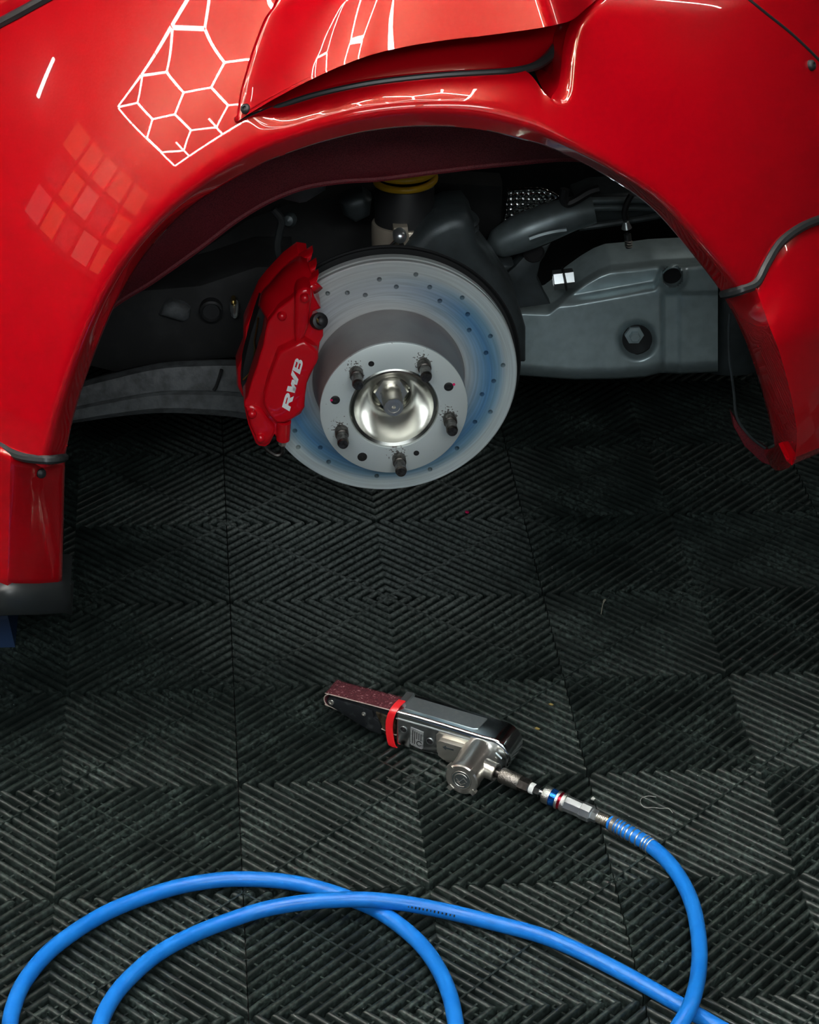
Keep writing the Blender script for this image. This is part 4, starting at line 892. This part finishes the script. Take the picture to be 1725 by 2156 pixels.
# ================================================================== air hose with its coupler
hose = thing('air_hose', 'bright blue air hose looped across the black floor tiles', 'hose', tuple(Q1 * np.array([1, 1, 0])))
hp_ = [(1286, 1732, 9.8), (1300, 1739, 9.2), (1330, 1756, 8.8), (1373, 1783, 8.6), (1410, 1818, 8.6), (1440, 1862, 8.6), (1460, 1910, 9), (1470, 1960, 10), (1473.5, 2005, 13), (1471, 2050, 19), (1463, 2090, 25.5), (1450, 2126, 25.5), (1430, 2160, 20), (1400, 2200, 13), (1330, 2270, 9), (1220, 2330, 8.6), (1100, 2340, 8.6), (1010, 2290, 8.6), (970, 2220, 8.6), (960, 2156, 8.6), (948, 2098, 8.6), (926, 2045, 8.6), (893, 1996, 8.6), (850, 1955, 8.6), (800, 1920, 8.6), (755, 1899, 8.6), (700, 1879, 8.6), (640, 1863, 8.6), (580, 1854, 8.6), (520, 1851, 8.6), (460, 1853, 8.6), (380, 1866, 8.6), (300, 1890, 8.6), (220, 1924, 8.6), (150, 1967, 8.6), (95, 2012, 8.6), (52, 2066, 8.6), (31, 2112, 8.6), (21, 2160, 8.6), (25, 2230, 8.6), (60, 2300, 8.6), (120, 2320, 8.6), (175, 2270, 8.6), (203, 2190, 8.6), (214, 2148, 8.6), (236, 2104, 8.6), (272, 2060, 8.6), (330, 2010, 8.6), (400, 1971, 8.8), (480, 1939, 9.5), (560, 1914, 13), (650, 1899, 20), (740, 1894, 25.5), (800, 1896, 24), (870, 1905, 19), (950, 1921, 13), (1040, 1943, 9.5), (1140, 1970, 8.6), (1230, 2007, 8.6), (1320, 2053, 8.6), (1400, 2098, 8.6), (1470, 2138, 8.6), (1560, 2190, 8.6), (1720, 2280, 8.6), (1900, 2360, 8.6)]
hs = spl(hp_, 620)
h3 = np.array([atz(a, b, z / 1000) for a, b, z in hs]); h3[0] = Q1
obj('hose_tube', *tube(h3, .0084, 20), HOSE, hose)
seg('coupler_sleeve', [(1147, .0070), (1148, .0098), (1150, .0104), (1156, .0104), (1163, .0104)], KNURLZ, hose, 36)
seg('blue_band', [(1163, .0104), (1163.5, .0098), (1175, .0098), (1175.5, .0104)], BLUE, hose, 36)
seg('coupler_sleeve', [(1175.5, .0104), (1176, .0108), (1180, .0108), (1181, .0104)], KNURLZ, hose, 36)
seg('red_band', [(1181, .0104), (1181.5, .0098), (1186, .0098), (1186.5, .0104)], REDR, hose, 36)
seg('coupler_sleeve', [(1186.5, .0104), (1187, .0108), (1192, .0108), (1194, .0100), (1194, .007)], KNURLZ, hose, 36)
seg('coupler_body', [(1192, .0070), (1194, .0094), (1226, .0090), (1227, .0100), (1246, .0100), (1248, .0090), (1248, .005)], ZINC, hose, 8, smooth=False)
seg('tail_hexagon', [(1247, .0060), (1248, .0074), (1258, .0074), (1259, .0060)], ZINC, hose, 6, smooth=False)
for k in range(7):
    x = 1260 + 3.2 * k; seg('spring_coil', [(x - 1.5, .0050), (x - .8, .0062), (x + .6, .0062), (x + 1.3, .0050)], NICKEL, hose, 24)
seg('brass_ferrule', [(1280, .0050), (1281, .0066), (1289, .0066), (1290, .0060)], BRASS, hose, 20)
for k in range(12):
    t = 3 + k * 2.55 + (0 if k < 10 else (k - 9) * -1.2)
    i = int(t); p = h3[i] + (h3[i + 1] - h3[i]) * (t - i); d = h3[i + 1] - h3[i]
    a, b, c = basis(d); ring = [p + (b * math.cos(q) + c * math.sin(q)) * .0088 + a * .0006 * q / 6.28 for q in np.linspace(0, 6.2832, 28)]
    obj('guard_spring_coil', *tube(ring, .0009, 6), NICKEL, hose)

# faded print on the hose
for k in range(22):
    px = 862 + k * 4.6 + (k % 3); j = int(np.argmin(np.hypot(hs[340:, 0] - px, hs[340:, 1] - np.interp(px, [870, 950, 1040], [1905, 1921, 1943])))) + 340
    d = h3[j + 1] - h3[j]; a, b, c = basis(d); n = (C - h3[j]); n = n - a * (n @ a); n /= np.linalg.norm(n); n = n * .94 - np.cross(a, n) * (.34 if np.cross(a, n)[2] > 0 else -.34)
    e = np.cross(a, n); obj('hose_print', *box(h3[j] + n * .0083, (.0012 + .0005 * (k % 2), .0016 + .0006 * ((k * 7) % 3), .0004), np.stack([a, e, n], 1)), BLK, hose, smooth=False)

# ================================================================== jack stand and litter
jb = atz(-38, 1340, 0)
jk = thing('jack_stand', 'dark blue jack stand foot under the side skirt', 'jack stand', tuple(jb))
def frus(w0, w1, h, t):
    V, Fc = [], []
    for z, w in ((0, w0), (h * .28, w0 * .80 + w1 * .2), (h, w1)):
        for x, y in ((1, 1), (-1, 1), (-1, -1), (1, -1)): V.append((x * w, y * w, z))
    for k in range(2):
        for i in range(4): Fc.append((k * 4 + i, k * 4 + (i + 1) % 4, k * 4 + 4 + (i + 1) % 4, k * 4 + 4 + i))
    Fc.append((8, 9, 10, 11))
    return [np.array(v) + jb + np.array([-.02, .035, 0]) for v in V], Fc
shell(obj('stand_base', *frus(.062, .03, .13, .003), JACK, jk, smooth=False), .003)
obj('stand_post', *lathe([(.017, .12), (.017, .225), (.03, .226), (.03, .234), (.0001, .234)], jb + np.array([-.02, .035, 0]), (0, 0, 1), 20), STEEL, jk)
def litter(name, mesh, m, label, cat): return tag(obj(name, *mesh, m), label, cat)
p = atz(984, 1078, .002); litter('paint_chip', lathe([(.0001, -.002), (.0028, -.001), (.0030, .0008), (.0001, .0016)], p, (.2, .1, 1), 7), MAGENTA, 'tiny magenta chip on the tiles below the brake disc', 'chip')
litter('fibre_strand', tube([atz(a, b, z) for a, b, z in spl([(1274, 1263, .004), (1271, 1268, .005), (1268, 1280, .003), (1266, 1293, .002)], 16)], [.0016] * 5 + [.0006] * 11, 6), mat('straw', (.22, .22, .17), .7), 'pale short fibre on dark tiles right of centre', 'fibre')
litter('thread_curl', tube([atz(a, b, z) for a, b, z in spl([(1382, 1678, .002), (1366, 1676, .003), (1352, 1680, .003), (1349, 1690, .004), (1358, 1700, .003), (1375, 1700, .003), (1392, 1702, .003), (1408, 1702, .003), (1417, 1712, .002)], 50)], .00038, 5), mat('thread', (.35, .36, .34), .6), 'thin curled grey thread beside the hose coupler', 'thread')
for (x, y, s, lb) in ((1132, 1535, .0035, 'larger yellow flake on the tiles right of the sander'), (1161, 1484, .0032, 'faint yellow flake behind the sander near a tile centre')):
    p = atz(x, y, .0012); litter('yellow_flake', prism([p + np.array(q) * s for q in ((-1, .3, 0), (-.2, .9, .1), (.9, -.1, 0), (.5, -.8, .1), (-.4, -.3, 0))], (0, 0, .0008), 0), mat('flake', (.25, .19, .06), .6), lb, 'flake')
p = atz(1249, 1684, .003); litter('metal_crumb', prism([p + np.array(q) * .0026 for q in ((-1, 0, 0), (0, 1, .3), (1, .2, 0), (.2, -.9, 0))], (0, 0, .002), .0004), mat('crumb', (.6, .62, .6), .4), 'small silver crumb by the hose coupler on a tile seam', 'crumb')
